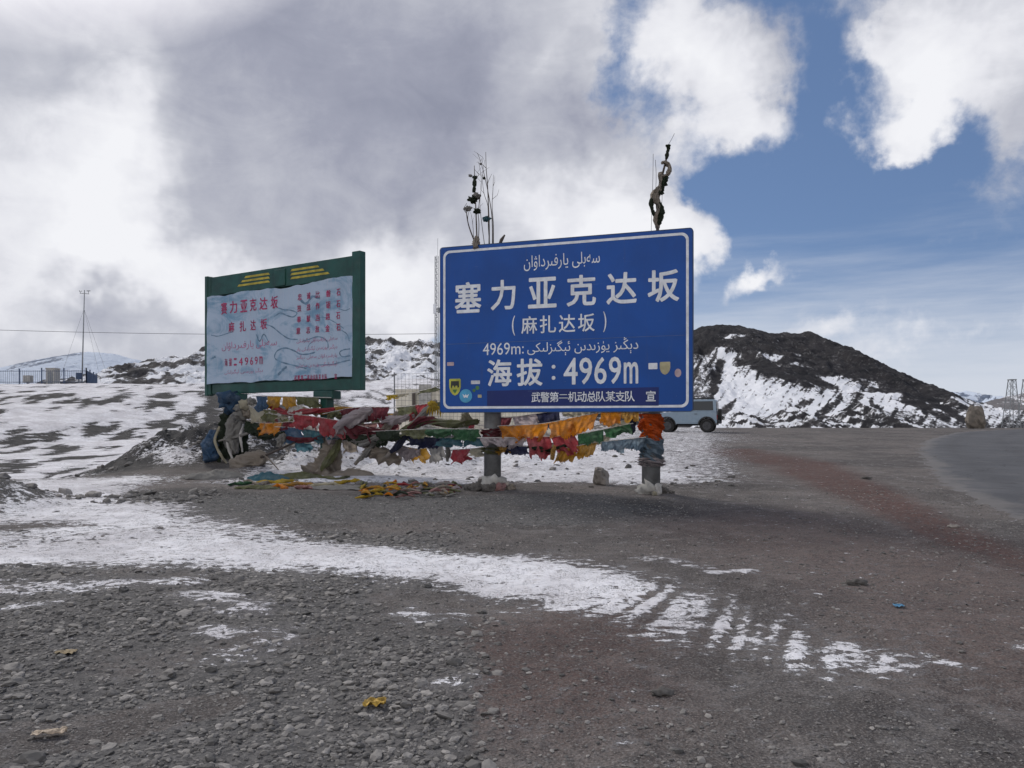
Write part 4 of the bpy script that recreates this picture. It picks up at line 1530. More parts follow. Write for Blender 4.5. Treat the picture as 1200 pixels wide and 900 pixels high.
# ------------------------------------------------------------------ cloth: flag strings, twists, wraps, heaps
def cord_point(P, L, d):
    i = int(np.searchsorted(L, d) - 1)
    i = max(0, min(i, len(P) - 2))
    f = (d - L[i]) / max(L[i + 1] - L[i], 1e-6)
    return P[i].lerp(P[i + 1], f), (P[i + 1] - P[i]).normalized()


def flag_string(label, path, flags, cord='white', seed=0, group='prayer flag strings tied between the two signs'):
    """path: photo points with depth; flags: (px0, px1, height, colour)"""
    P = spline([at(*p) for p in path], 60)
    pxs = [600 + FPX * p.x / p.y for p in P]
    root = thing('prayer_flag_string', P[0], label, 'prayer flags', group)
    rr = random.Random(seed)
    MB().tube(P, 0.010, 6).build('cord', CL[cord], root, smooth=True)
    for q, (x0, x1, h, colr) in enumerate(flags):
        nx, nz = 30, 8
        V = []
        sway = rr.uniform(-0.05, 0.05)
        lean = rr.uniform(-0.55, 0.55)
        ht = rr.uniform(0.8, 1.25)
        sd = seed * 13 + q
        for j in range(nz):
            for i in range(nx):
                f, g = i / (nx - 1), j / (nz - 1)
                px = x0 + (x1 - x0) * f + 0.4
                p = None
                for k in range(len(P) - 1):
                    if pxs[k] <= px <= pxs[k + 1] or k == len(P) - 2:
                        t = min(max((px - pxs[k]) / max(pxs[k + 1] - pxs[k], 1e-6), -0.3), 1.3)
                        p = P[k].lerp(P[k + 1], t)
                        tn = (P[k + 1] - P[k]).normalized()
                        break
                nn = Vector((tn.y, -tn.x, 0)).normalized()
                n1 = float(vnoise(f * 3.1 + sd * 1.7, g * 1.6 + sd, 3))
                n2 = float(vnoise(f * 6.3 + sd * 0.7, g * 2.6 + sd * 2.1, 4))
                n3 = float(vnoise(f * 2.0 + sd * 2.3, sd * 1.1, 5))
                fray = (rr.uniform(-0.10, 0.10) if j == nz - 1 else 0.0) + (rr.uniform(-0.12, 0.02) * (1 if rr.random() < 0.12 else 0) if j >= nz - 2 else 0)
                hh = 1.12 * ht * h * (g + fray) * (1.0 + 0.32 * n3 + 0.08 * math.sin(f * 9 + sd))
                off = nn * (g * (sway + 0.16 * n1) + 0.09 * n2 * (0.25 + g)) + nn * 0.012
                p = p + Vector((0, 0, -hh)) + off + tn * (lean * hh + 0.03 * n1 * g)
                V.append(p)
        mesh_obj('flag', V, [tuple(a) for a in grid_faces(nz, nx)], CL[colr], root, smooth=True)
    return root


def twist_mesh(pts, radii, seed=0, n=22, folds=6, depth=0.28, turn=2.0, rings=40, fine=True):
    """bunched cloth running along a path: a pleated, twisted tube"""
    if n >= 20:
        n, rings = max(n, 48), max(rings, 64)
    P = spline(pts, rings)
    rad = np.interp(np.linspace(0, 1, rings), np.linspace(0, 1, len(radii)), radii)
    fi = np.linspace(0, 1, rings)[:, None]
    qk = (2 * np.pi * np.arange(n) / n)[None, :]
    nz_ = 0.35 * fbm(np.cos(qk) * 1.2 + seed + 0 * fi, np.sin(qk) * 1.2 + fi * 4, 3, seed) + 0.22 * (ridged(np.cos(qk) * 1.6 + seed + fi, np.sin(qk) * 1.6 + fi * 7, 3, seed + 5) - 0.6)
    wob = 1.5 * vnoise(np.linspace(0, 5, rings) + seed * 1.7, np.zeros(rings) + seed, 2)
    V, F = [], []
    prev = None
    for i, p in enumerate(P):
        t = (P[min(i + 1, rings - 1)] - P[max(i - 1, 0)]).normalized()
        a = t.cross(Vector((0.3, 0.2, 0.93))) if prev is None else prev - t * prev.dot(t)
        a.normalize()
        prev = a
        b = t.cross(a)
        f = i / (rings - 1)
        for k in range(n):
            q = 2 * math.pi * k / n
            w = folds * q + turn * 6.28 * f + seed + 1.3 * math.sin(2 * q + seed) + wob[i]
            r = rad[i] * (1 + depth * (1.2 - 2.2 * abs(math.sin(w * 0.5))) + nz_[i, k])
            V.append(p + (a * math.cos(q) + b * math.sin(q)) * r)
    for i in range(rings - 1):
        for k in range(n):
            F.append((i * n + k, i * n + (k + 1) % n, (i + 1) * n + (k + 1) % n, (i + 1) * n + k))
    F.append(tuple(reversed(range(n))))
    F.append(tuple(range((rings - 1) * n, rings * n)))
    return V, F


def twist(name, label, cat, pts, radii, colr, parent=None, group=None, **kw):
    pts = [at(*p) if not isinstance(p, Vector) else p for p in pts]
    V, F = twist_mesh(pts, radii, **kw)
    if parent is not None:
        return mesh_obj(name, V, F, CL[colr], parent, smooth=True)
    o = mesh_obj(name, V, F, CL[colr], None, smooth=True, origin=pts[0])
    return tag(o, label, cat, group)


def lying_cloth(name, label, px, py, w, d, h, colr, seed=0, group=None, rot=0.0, cat='cloth', parent=None, loc=None):
    """a crumpled sheet lying on the ground"""
    if loc is None:
        x, Y = ground_at(px, py)
    else:
        x, Y = loc
    n = 26
    V = []
    c, s = math.cos(rot), math.sin(rot)
    for j in range(n):
        for i in range(n):
            a, b = i / (n - 1) - 0.5, j / (n - 1) - 0.5
            ed = 1 + 0.35 * float(fbm(math.atan2(b, a) * 0.8 + seed, seed * 1.3, 3, seed))
            u, v = a * w * ed, b * d * ed
            xx, yy = x + u * c - v * s, Y + u * s + v * c
            e = max(0, 1 - 2 * max(abs(a), abs(b)))
            z = 0.012 + h * (e ** 0.6) * (0.55 + 0.75 * float(ridged(a * 2.2 + seed, b * 2.2 + seed * 2, 4, seed))) + 0.02 * float(vnoise(a * 9 + seed, b * 9, seed))
            V.append(Vector((xx, yy, float(gz(xx, yy)) + max(z, 0.008))))
    o = mesh_obj(name, V, [tuple(q) for q in grid_faces(n, n)], CL[colr], parent, smooth=True, origin=None if parent else (x, Y, float(gz(x, Y))))
    if parent is None:
        tag(o, label, cat, group)
    return o


FS = flag_string
FS('string of orange prayer flags just under the blue sign, between its two posts', [(583, 499.5, 12.75), (640, 496, 12.5), (701, 484, 12.2), (760, 483, 11.98)],
   [(584, 611, 0.16, 'orange'), (611, 643, 0.22, 'orange'), (643, 672, 0.24, 'orange'), (672, 701, 0.22, 'orange'), (704, 728, 0.14, 'orange'), (728, 748, 0.11, 'gold')], seed=1)
FS('string with lilac, red and green flags below the orange flags of the blue sign', [(560, 513, 12.82), (617, 512.5, 12.6), (673, 509.5, 12.35), (742, 496, 12.05)],
   [(562, 589, 0.15, 'lilac'), (589, 616, 0.14, 'lilac'), (617, 645, 0.25, 'red'), (645, 673, 0.22, 'red'), (677, 707, 0.17, 'green'), (707, 738, 0.15, 'green')], seed=2)
FS('lowest string between the blue sign posts, navy, gold and pale blue flags', [(586, 521, 12.8), (655, 525, 12.45), (700, 518.5, 12.22), (757, 512.5, 11.98)],
   [(590, 618, 0.13, 'navy'), (620, 643, 0.09, 'maroon'), (655, 678, 0.17, 'gold'), (678, 700, 0.15, 'gold'), (705, 732, 0.19, 'sky'), (732, 756, 0.17, 'sky')], seed=3)
FS('short string tight under the lower edge of the blue sign, maroon, lilac and navy flags', [(574, 488, 13.1), (600, 489, 13.05), (660, 481, 12.95), (700, 481, 12.9)],
   [(577, 600, 0.20, 'maroon'), (600, 628, 0.17, 'lilac'), (628, 655, 0.17, 'navy'), (658, 690, 0.11, 'cream')], seed=4)
FS('string of dark green flags ending at the left post of the blue sign', [(430, 506, 15.4), (500, 503, 14.2), (560, 503, 13.0), (573, 503, 12.86)],
   [(440, 470, 0.14, 'dgreen'), (470, 500, 0.12, 'olive'), (500, 531, 0.16, 'green'), (531, 562, 0.17, 'green')], seed=5)
FS('string of navy and teal flags below the dark green ones left of the post', [(470, 510, 15.0), (514, 513, 14.1), (573, 513, 12.84)],
   [(478, 496, 0.15, 'navy'), (496, 514, 0.16, 'navy'), (514, 543, 0.15, 'teal'), (543, 569, 0.15, 'teal')], seed=6)
FS('lowest string left of the blue sign post, red, cream and orange flags', [(520, 528, 14.3), (552, 526, 13.5), (594, 522, 12.7)],
   [(531, 551, 0.19, 'red'), (552, 571, 0.14, 'cream'), (572, 592, 0.12, 'gold')], seed=7)
FS('string with a wide olive and red flag left of the blue sign corner', [(450, 479, 15.3), (480, 476, 15.0), (524, 470, 14.6)],
   [(464, 486, 0.24, 'olive'), (486, 503, 0.24, 'red'), (503, 522, 0.11, 'olive')], seed=8)
FS('sagging string of maroon flags between the green board and the leaning poles', [(378, 485, 15.7), (415, 478, 15.5), (457, 477, 15.2)],
   [(384, 398, 0.12, 'olive'), (398, 416, 0.18, 'maroon'), (416, 434, 0.2, 'maroon'), (434, 456, 0.2, 'maroon')], seed=9)
FS('string of red flags crossing in front of the right post of the green board', [(338, 485, 16.0), (366, 488, 15.7), (402, 494, 15.5), (434, 502, 15.3)],
   [(344, 372, 0.22, 'red'), (372, 402, 0.30, 'red'), (403, 430, 0.22, 'maroon')], seed=10)
FS('topmost string under the green board, blue, gold and olive flags', [(296, 464, 16.6), (348, 465, 16.1), (388, 466, 15.7)],
   [(300, 313, 0.22, 'blue'), (314, 330, 0.17, 'gold'), (330, 346, 0.18, 'gold'), (346, 372, 0.14, 'olive')], seed=11)
FS('string of cream, olive and white flags below the topmost one of the green board', [(284, 476, 16.9), (322, 481, 16.4), (356, 474, 15.9)],
   [(293, 310, 0.28, 'cream'), (310, 326, 0.26, 'olive'), (326, 338, 0.2, 'cream'), (338, 353, 0.26, 'white')], seed=12)
FS('string with one bright orange flag beside the cloth-wrapped post', [(283, 492, 17.0), (310, 496, 16.5), (345, 494, 16.1)],
   [(286, 304, 0.2, 'dgreen'), (305, 330, 0.26, 'orange'), (331, 342, 0.18, 'maroon')], seed=13)
FS('long low string of blue and dark green flags under the green board', [(322, 500, 16.3), (352, 502, 16.0), (395, 508, 15.6), (450, 510, 15.2), (496, 507, 14.7)],
   [(328, 352, 0.25, 'blue'), (352, 374, 0.17, 'teal'), (374, 398, 0.12, 'teal'), (400, 430, 0.18, 'dgreen'), (430, 455, 0.16, 'dgreen'), (458, 478, 0.13, 'olive')], seed=14)
FS('string of pink and lilac flags behind the first leaning pole', [(398, 498, 15.8), (440, 496, 15.6), (482, 491, 15.3)],
   [(404, 420, 0.16, 'lilac'), (420, 442, 0.16, 'pink'), (442, 464, 0.15, 'maroon')], seed=15)
FS('short string with one white flag behind the red flags', [(342, 491, 16.3), (376, 494, 16.2)], [(345, 373, 0.26, 'white')], seed=16)
FS('thin loose string with a few faded scraps in front of the mesh fence', [(448, 464, 16.4), (485, 460, 16.0), (520, 451, 14.6)],
   [(452, 466, 0.07, 'yellow'), (466, 480, 0.05, 'cream'), (492, 514, 0.06, 'olive')], seed=17)
FS('low slack string of brown and orange rags in front of the snow heaps', [(462, 520, 15.3), (490, 526, 15.1), (520, 522, 14.7)],
   [(466, 478, 0.22, 'tan'), (478, 500, 0.22, 'gold'), (502, 518, 0.2, 'grey')], seed=18)
FS('white rag string running from the grey cloth knot to the red flags', [(292, 472, 16.9), (318, 481, 16.5), (346, 490, 16.0)],
   [(296, 306, 0.06, 'white'), (318, 332, 0.05, 'white')], seed=19)
FS('thin cord with pale rags behind the orange flags of the blue sign', [(600, 510, 13.4), (650, 507, 13.2), (738, 492, 12.6)],
   [(604, 620, 0.10, 'white'), (634, 672, 0.07, 'white'), (690, 712, 0.06, 'white'), (715, 737, 0.13, 'cream')], seed=20)

# more strings, half hidden, that make the tangle dense
for k, (lbl, path, flags) in enumerate((
        ('faded string of white, red and olive flags low behind the twisted white drape', [(360, 497, 16.4), (410, 503, 16.2), (470, 498, 15.9)], [(364, 384, .2, 'white'), (386, 408, .2, 'red'), (410, 430, .18, 'olive'), (432, 452, .2, 'white'), (454, 468, .2, 'pink')]),
        ('faded string of gold, lilac and green flags right of the board post', [(386, 472, 16.3), (430, 483, 16.0), (476, 485, 15.6)], [(392, 408, .16, 'cream'), (410, 428, .18, 'lilac'), (430, 448, .16, 'olive'), (450, 470, .15, 'gold')]),
        ('faded string of navy, grey and cream flags under the olive rope', [(480, 505, 15.0), (520, 509, 14.3), (566, 506, 13.3)], [(484, 504, .12, 'cream'), (506, 528, .14, 'grey'), (530, 546, .10, 'lilac'), (548, 562, .12, 'olive')]),
        ('faded string of red, white and gold flags behind the left post of the blue sign', [(512, 490, 14.9), (560, 498, 14.0), (620, 500, 13.4)], [(516, 534, .14, 'cream'), (536, 556, .14, 'red'), (580, 598, .14, 'pink'), (600, 618, .12, 'white')]),
        ('dull string of olive and maroon flags left of the tan bundle stick', [(292, 486, 17.0), (330, 490, 16.6), (366, 485, 16.3)], [(296, 310, .2, 'tan'), (312, 326, .22, 'maroon'), (328, 344, .2, 'olive'), (346, 362, .2, 'grey')]),
        ('dull string of teal and grey rags low behind the flared wrap', [(326, 515, 16.6), (370, 520, 16.4), (430, 514, 16.0)], [(330, 344, .16, 'grey'), (346, 364, .16, 'teal'), (400, 416, .18, 'tan'), (418, 428, .16, 'lilac')]),
        ('frayed string of cream and pink flags behind the gold flags of the blue sign', [(610, 516, 13.2), (660, 519, 13.0), (730, 506, 12.6)], [(640, 658, .10, 'cream'), (676, 694, .12, 'pink'), (696, 716, .10, 'cream')]))):
    FS(lbl, path, flags, seed=30 + k)

# bunched and twisted cloths
twist('cloth_twist', 'twisted olive and gold cloth rope left of the blue sign post', 'cloth', [(470, 505, 14.9), (488, 497, 14.6), (505, 494, 14.3), (530, 497, 13.8), (560, 494, 13.2)], [0.03, 0.06, 0.05, 0.06, 0.04], 'olive', seed=2, turn=5)
twist('cloth_twist', 'dark maroon cloth roll hanging beside the wire mesh fence', 'cloth', [(478, 502, 14.7), (492, 494, 14.5), (506, 493, 14.3), (522, 499, 14.0)], [0.03, 0.07, 0.07, 0.03], 'maroon', seed=5, turn=3)
twist('cloth_twist', 'green and brown cloth roll along the string behind the white drape', 'cloth', [(395, 488, 15.9), (420, 491, 15.7), (450, 489, 15.5), (470, 495, 15.3)], [0.04, 0.07, 0.06, 0.04], 'olive', seed=9, turn=4)
twist('cloth_twist', 'dark red cloth roll under the pink flags', 'cloth', [(404, 508, 15.6), (430, 505, 15.4), (456, 508, 15.2)], [0.05, 0.08, 0.04], 'maroon', seed=11, turn=3)
for k, (lbl, pts, rad, colr) in enumerate((
        ('rolled red and brown flag rope sagging under the topmost flags', [(312, 474, 16.6), (336, 484, 16.2), (362, 482, 15.9), (392, 480, 15.7)], [.03, .06, .05, .03], 'red'),
        ('rolled gold cloth rope behind the white drape', [(352, 478, 16.2), (378, 483, 15.95), (404, 480, 15.8), (432, 484, 15.5)], [.02, .05, .06, .03], 'gold'),
        ('rolled cream rag rope beside the white flag', [(334, 487, 16.3), (352, 480, 16.1), (372, 486, 15.9)], [.03, .06, .03], 'cream'),
        ('grey rag rope sagging low in front of the first leaning pole', [(404, 514, 15.6), (424, 519, 15.4), (448, 514, 15.2), (472, 516, 15.0)], [.03, .06, .07, .03], 'grey'),
        ('pale lilac rag roll between the two leaning poles', [(440, 488, 15.4), (460, 493, 15.1), (486, 487, 14.9)], [.04, .08, .03], 'lilac'),
        ('dark green flag roll below the orange flag of the wrapped post', [(292, 505, 16.9), (310, 512, 16.5), (334, 507, 16.2)], [.03, .06, .03], 'dgreen'),
        ('maroon flag roll crossing under the blue flags', [(330, 512, 16.2), (356, 516, 15.9), (380, 511, 15.8)], [.02, .05, .03], 'maroon'),
        ('white twisted scarf behind the green flags left of the post', [(498, 500, 14.5), (520, 506, 14.1), (548, 500, 13.5)], [.02, .05, .03], 'white'),
        ('pink twisted scarf behind the lilac flags at the left post', [(574, 503, 13.0), (592, 507, 12.9), (606, 504, 12.9)], [.03, .06, .03], 'pink'),
        ('dark rag roll under the red flag between the sign posts', [(618, 524, 12.6), (640, 527, 12.5), (664, 522, 12.4)], [.02, .045, .02], 'dgreen'),
        ('tan rag heap hanging under the first leaning pole', [(428, 520, 15.5), (440, 531, 15.4), (456, 536, 15.3), (470, 540, 15.3)], [.05, .13, .14, .06], 'tan'),
        ('grey rag tangle hanging beside the second leaning pole', [(462, 522, 15.2), (476, 532, 15.1), (492, 530, 15.0)], [.04, .10, .05], 'lilac'))):
    twist('cloth_roll', lbl, 'cloth', pts, rad, colr, seed=60 + k, turn=3 + k % 3, folds=4, depth=0.35)
dr = thing('cloth_drape', at(386, 558, 15.9), 'long pale cloth twisted up from the flared tan wrap of the green board post', 'cloth')
twist('scarf', None, None, [(436, 480, 15.3), (424, 486, 15.4), (408, 495, 15.5), (396, 505, 15.6), (386, 516, 15.75)], [0.05, 0.13, 0.16, 0.14, 0.10], 'lilac', parent=dr, seed=3, folds=4, depth=0.2, turn=1.2)
twist('skirt', None, None, [(391, 508, 15.9), (390, 522, 15.92), (387, 536, 15.93), (380, 549, 15.9), (372, 562, 15.75)], [0.14, 0.17, 0.21, 0.27, 0.36], 'tan', parent=dr, seed=6, folds=9, depth=0.16, turn=0.5, n=40)
twist('sash', None, None, [(398, 514, 15.7), (393, 528, 15.68), (384, 540, 15.62), (376, 552, 15.5)], [0.05, 0.07, 0.07, 0.03], 'olive', parent=dr, seed=8, turn=1)
# the wrapped left post of the green board
wp = thing('wrapped_cloth', at(270, 546, 17.4), 'thick dark green and grey cloth wound around the left post of the green board', 'cloth')
twist('wrap', None, None, [(275, 484, 17.5), (274, 500, 17.5), (271, 520, 17.45), (268, 538, 17.4), (266, 551, 17.35)], [0.22, 0.30, 0.33, 0.36, 0.40], 'dgreen', parent=wp, seed=4, folds=8, depth=0.13, n=40, turn=0.4)
twist('rag', None, None, [(283, 484, 17.2), (275, 500, 17.1), (272, 516, 17.05), (276, 532, 17.0)], [0.10, 0.17, 0.15, 0.05], 'grey', parent=wp, seed=7, folds=5, turn=0.6)
for k, (pts, colr) in enumerate((([(257, 500, 17.1), (252, 515, 16.95), (258, 532, 16.9), (268, 546, 16.95)], 'cream'), ([(285, 497, 17.0), (282, 512, 16.9), (284, 530, 16.9)], 'white'),
                                 ([(266, 512, 17.0), (268, 526, 16.9), (274, 542, 16.85)], 'white'), ([(302, 504, 16.8), (280, 511, 16.9), (256, 517, 17.0)], 'grey'))):
    twist('strip', None, None, pts, [0.02, 0.035, 0.02], colr, parent=wp, seed=20 + k, n=10, folds=3, turn=1, rings=20)
kn = thing('cloth_knot', at(289, 478, 16.9), 'big grey knot of bunched scarves at the corner under the green board', 'cloth')
for k, (px, py, r) in enumerate(((283, 487, .14), (288, 475, .15), (294, 472, .12), (290, 485, .12), (281, 478, .11), (296, 478, .10))):
    mesh_obj('scarf', *lump(at(px, py, 16.85), (r, r * 0.8, r * 0.85), seed=k + 3, amp=0.6, freq=2.0), CL[('grey', 'cream', 'grey', 'tan', 'grey', 'white')[k]], kn, smooth=True)
V, F = lump(at(270, 471, 17.35), (0.27, 0.25, 0.22), seed=8, amp=0.75, freq=2.0)
tag(mesh_obj('draped_cloth', V, F, CL['blue'], None, smooth=True, origin=at(270, 471, 17.35)), 'blue cloth bundled over the top of the left board post', 'cloth')
twist('hanging_cloth', 'faded blue cloth hanging low left of the wrapped post', 'cloth', [(250, 505, 17.3), (247, 516, 17.2), (246, 528, 17.1), (248, 540, 17.0)], [0.08, 0.16, 0.18, 0.15], 'blue', seed=14, folds=4, depth=0.1, turn=0.2)
bd = thing('cloth_bundle', at(290, 556, 16.6), 'tan sack-like cloth bundle tied to a thin stick beside the wrapped post', 'cloth')
twist('sack', None, None, [(312, 532, 16.6), (305, 536, 16.6), (293, 543, 16.6), (281, 551, 16.6), (272, 559, 16.55)], [0.06, 0.17, 0.25, 0.26, 0.12], 'tan', parent=bd, seed=15, folds=7, depth=0.07, turn=0.3, n=36)
MB().tube([at(306, 536, 16.5), at(340, 521, 16.2), at(369, 508, 15.95)], [0.028, 0.022, 0.016], 8).build('stick', M_TWIG, bd, smooth=True)
MB().tube([at(309, 533, 16.45), at(318, 541, 16.3), at(328, 552, 16.2)], [0.02, 0.016, 0.012], 8).build('tie', CL['tan'], bd, smooth=True)
twist('hanging_cloth', 'small grey rag bundle hanging from the low blue string', 'cloth', [(334, 508, 16.1), (330, 515, 16.1), (326, 524, 16.1)], [0.03, 0.09, 0.03], 'grey', seed=17)
# leaning poles wrapped in cloth
for lbl, a, b, c, colr in (('first leaning pole bound in brown cloth, nearer the green board', (472, 478, 15.2), (446, 510, 15.4), (416, 544, 15.6), 'tan'),
                           ('second leaning pole bound in grey-blue cloth, nearer the blue sign', (511, 469, 14.6), (484, 500, 14.85), (453, 535, 15.1), 'grey')):
    lp = thing('leaning_pole', at(*c), lbl, 'pole')
    P = spline([at(*a), at(*b), at(*c)], 12)
    MB().tube(P, 0.035, 10).build('pole', M_WOOD, lp, smooth=True)
    twist('wrap', None, None, [P[1], P[4], P[7], P[9]], [0.055, 0.085, 0.07, 0.05], colr, parent=lp, seed=len(lbl), folds=5, depth=0.14, turn=3)
    twist('tassel', None, None, [P[6] + Vector((0, -0.08, 0)), P[8] + Vector((-0.02, -0.1, -0.08)), P[10] + Vector((0, -0.1, -0.02))], [0.03, 0.06, 0.03], 'navy' if colr == 'grey' else 'grey', parent=lp, seed=len(lbl) + 2, turn=2)
yk = thing('cloth_knot', at(507, 474, 14.5), 'yellow cloth knot with frayed ends at the top of the second leaning pole', 'cloth')
mesh_obj('knot', *lump(at(507, 474, 14.5), (0.09, 0.08, 0.07), seed=2, amp=0.5), CL['yellow'], yk, smooth=True)
for k in range(7):
    x = 502 + k * 2.6
    twist('frayed_end', None, None, [(507, 475, 14.45), (x, 479, 14.42), (x + (k - 3) * 0.6, 485 + (k % 3) * 2, 14.42)], [0.02, 0.022, 0.008], 'yellow', parent=yk, seed=k, n=8, folds=2, rings=12)
# post wraps of the blue sign


def post_wrap(label, px, py0, py1, Yc, r0, r1, colr, seed, name='post_wrap'):
    pts = [at(px, py0 + (py1 - py0) * k / 4, Yc) for k in range(5)]
    V, F = twist_mesh(pts, [r0, r0 * 1.04, (r0 + r1) / 2 * 1.05, r1, r1 * 0.98], seed=seed, n=40, folds=3, depth=0.03, turn=0.5, rings=24)
    return tag(mesh_obj(name, V, F, CL[colr], None, smooth=True, origin=pts[-1]), label, 'cloth')


def post_center(px):
    a = SB.loc(px, 500)[0]
    q = SB.p(a, 0, -0.255)
    return 600 + FPX * q.x / q.y, q.y


LPX, LPY = post_center(571)
RPX, RPY = post_center(760)
post_wrap('bright orange cloth wound around the right post of the blue sign', RPX, 485, 516, RPY, 0.185, 0.175, 'hot', 3)
post_wrap('faded blue cloth wound around the right post below the orange one', RPX, 513, 541, RPY, 0.180, 0.172, 'sky', 6)
post_wrap('dirty white cloth band at the middle of the right sign post', RPX, 536, 546, RPY, 0.187, 0.18, 'lilac', 9)
post_wrap('dark maroon cloth band around the left post of the blue sign', LPX, 502, 513, LPY, 0.172, 0.17, 'maroon', 12)
post_wrap('olive cloth band low on the left post of the blue sign', LPX, 524, 532, LPY, 0.175, 0.165, 'olive', 15)
V, F = lump(at(741, 500, 12.1), (0.05, 0.05, 0.11), seed=5, amp=0.5)
tag(mesh_obj('rag', V, F, CL['navy'], None, smooth=True, origin=at(741, 500, 12.1)), 'small dark rag tied beside the orange wrap of the right post', 'cloth')
twist('hanging_cloth', 'narrow orange strip dangling below the red flags', 'cloth', [(650, 522, 12.4), (648, 530, 12.4), (647, 539, 12.4)], [0.02, 0.035, 0.025], 'gold', seed=21)
twist('hanging_cloth', 'pale frayed rags hanging behind the corner of the blue sign', 'cloth', [(545, 484, 13.5), (546, 491, 13.5), (545, 500, 13.5)], [0.05, 0.09, 0.03], 'cream', seed=23)
twist('hanging_cloth', 'small dark rag dangling under the navy and teal flags', 'cloth', [(524, 522, 14.0), (525, 530, 14.0), (524, 541, 14.0)], [0.02, 0.05, 0.02], 'grey', seed=25)
# cloth on the ground
lying_cloth('fallen_cloth', 'pale grey cloth lying at the foot of the wrapped post', 252, 561, 1.0, 0.6, 0.15, 'grey', 3, rot=0.3)
lying_cloth('fallen_cloth', 'blue tarpaulin piece lying right of the tan bundle', 312, 562, 0.7, 0.55, 0.16, 'teal', 5)
lying_cloth('fallen_cloth', 'olive cloth lying between the tan bundle and the flared wrap', 350, 560, 0.9, 0.6, 0.13, 'olive', 8)
lying_cloth('fallen_cloth', 'grey-green sheet lying flat in front of the flared wrap', 400, 573, 1.0, 0.45, 0.04, 'grey', 9, rot=-0.1)
lying_cloth('fallen_cloth', 'dull olive heap of cloth right of the flared wrap', 412, 558, 0.8, 0.5, 0.14, 'tan', 12)
lying_cloth('fallen_cloth', 'dark brown rag lying left of the scrap pile of colours', 300, 572, 0.7, 0.25, 0.05, 'olive', 16)
rr = random.Random(4)
pile = thing('flag_scrap_pile', gpt(*ground_at(470, 580)), 'flat pile of yellow, green and maroon flag scraps on bare ground', 'cloth pile')
for k in range(85):
    u = rr.random()
    px, py = 424 + 112 * u, 571 + rr.random() * 13
    x, Y = ground_at(px, py)
    colr = rr.choice(['yellow', 'gold', 'olive', 'dgreen', 'orange']) if u < 0.35 else rr.choice(['maroon', 'tan', 'pink', 'lilac', 'olive', 'red', 'grey', 'gold', 'dgreen'])
    a = rr.random() * 3.14
    L = rr.uniform(0.08, 0.22)
    z = 0.02 + 0.09 * rr.random() * (1 - abs(u - 0.3))
    p = gpt(x, Y, z)
    q = Vector((math.cos(a) * L, math.sin(a) * L, 0))
    twist('scrap', None, None, [p - q, p + Vector((0, 0, 0.04 * rr.random())), p + q], [0.01, rr.uniform(0.015, 0.034), 0.008], colr, parent=pile, seed=k, n=10, folds=3, depth=0.4, rings=12, turn=1)
strips = [('yellow', 300, 345, 566), ('gold', 330, 372, 569), ('cream', 352, 400, 571), ('olive', 372, 410, 563), ('yellow', 392, 425, 567), ('orange', 318, 338, 572), ('tan', 285, 318, 567), ('green', 268, 300, 568), ('pink', 345, 366, 574)]
stl = {'yellow': 'yellow', 'gold': 'dull gold', 'cream': 'cream', 'olive': 'olive', 'orange': 'orange', 'tan': 'tan', 'green': 'green', 'pink': 'pink'}
for k, (colr, x0, x1, py) in enumerate(strips):
    pts = []
    for j in range(5):
        x, Y = ground_at(x0 + (x1 - x0) * j / 4, py + rr.uniform(-1.6, 1.6))
        pts.append(gpt(x, Y, 0.02 + 0.02 * rr.random()))
    where = 'right end, beside the scrap pile' if (colr, x0) == ('yellow', 392) else 'left end, by the tan bundle' if (colr, x0) == ('yellow', 300) else 'between the wrapped posts'
    twist('cloth_strip', '%s cloth strip lying on the bare ground, %s' % (stl[colr], where), 'cloth', pts, [0.015, 0.035, 0.03, 0.04, 0.012], colr, seed=40 + k, n=10, folds=3, depth=0.4, turn=2, rings=26, group='cloth strips on the ground below the flags')
# rubble and rags around the foot of the left post
ft = thing('post_footing', gpt(*ground_at(571, 580)), 'crumbled concrete and rags around the foot of the left sign post', 'footing')
x, Y = LPX, LPY
gx = (LPX - 600) / FPX * LPY
for k, (dx, dy, s, m) in enumerate(((0, -0.12, .26, M_CONC), (-.18, -.1, .16, M_CLOD), (.19, -.15, .14, M_ROCK), (-.05, -.33, .14, M_CLOD), (.12, -.3, .12, CL['pink']), (-.26, -.28, .13, M_CLOD), (.32, -.22, .09, CL['tan']), (-.38, -.2, .1, M_CLOD))):
    mesh_obj('chunk', *lump(gpt(gx + dx, LPY + dy, s * 0.2), (s * 0.8, s * 0.8, s * 0.75), seed=k + 1, amp=0.5), m, ft, smooth=True)
fr_ = thing('post_footing', gpt((RPX - 600) / FPX * RPY, RPY), 'broken pale concrete and paper at the foot of the right sign post', 'footing')
gx = (RPX - 600) / FPX * RPY
for k, (dx, dy, s, m) in enumerate(((-.02, -.05, .22, M_CONC), (.06, -.2, .09, CL['white']), (.02, -.24, .06, CL['cream']), (.16, -.12, .1, M_CLOD), (-.17, -.1, .1, M_CONC), (.3, -.1, .06, M_CLOD))):
    mesh_obj('chunk', *lump(gpt(gx + dx, RPY + dy, s * 0.25), (s * 0.8, s * 0.8, s * (1.3 if m is CL['white'] else 0.7)), seed=k + 31, amp=0.5), m, fr_, smooth=True)


# ------------------------------------------------------------------ twig bundles on the blue sign
def sp(px, py, n=-0.10):
    a, b = SB.loc(px, py)
    return SB.p(a, b, n)


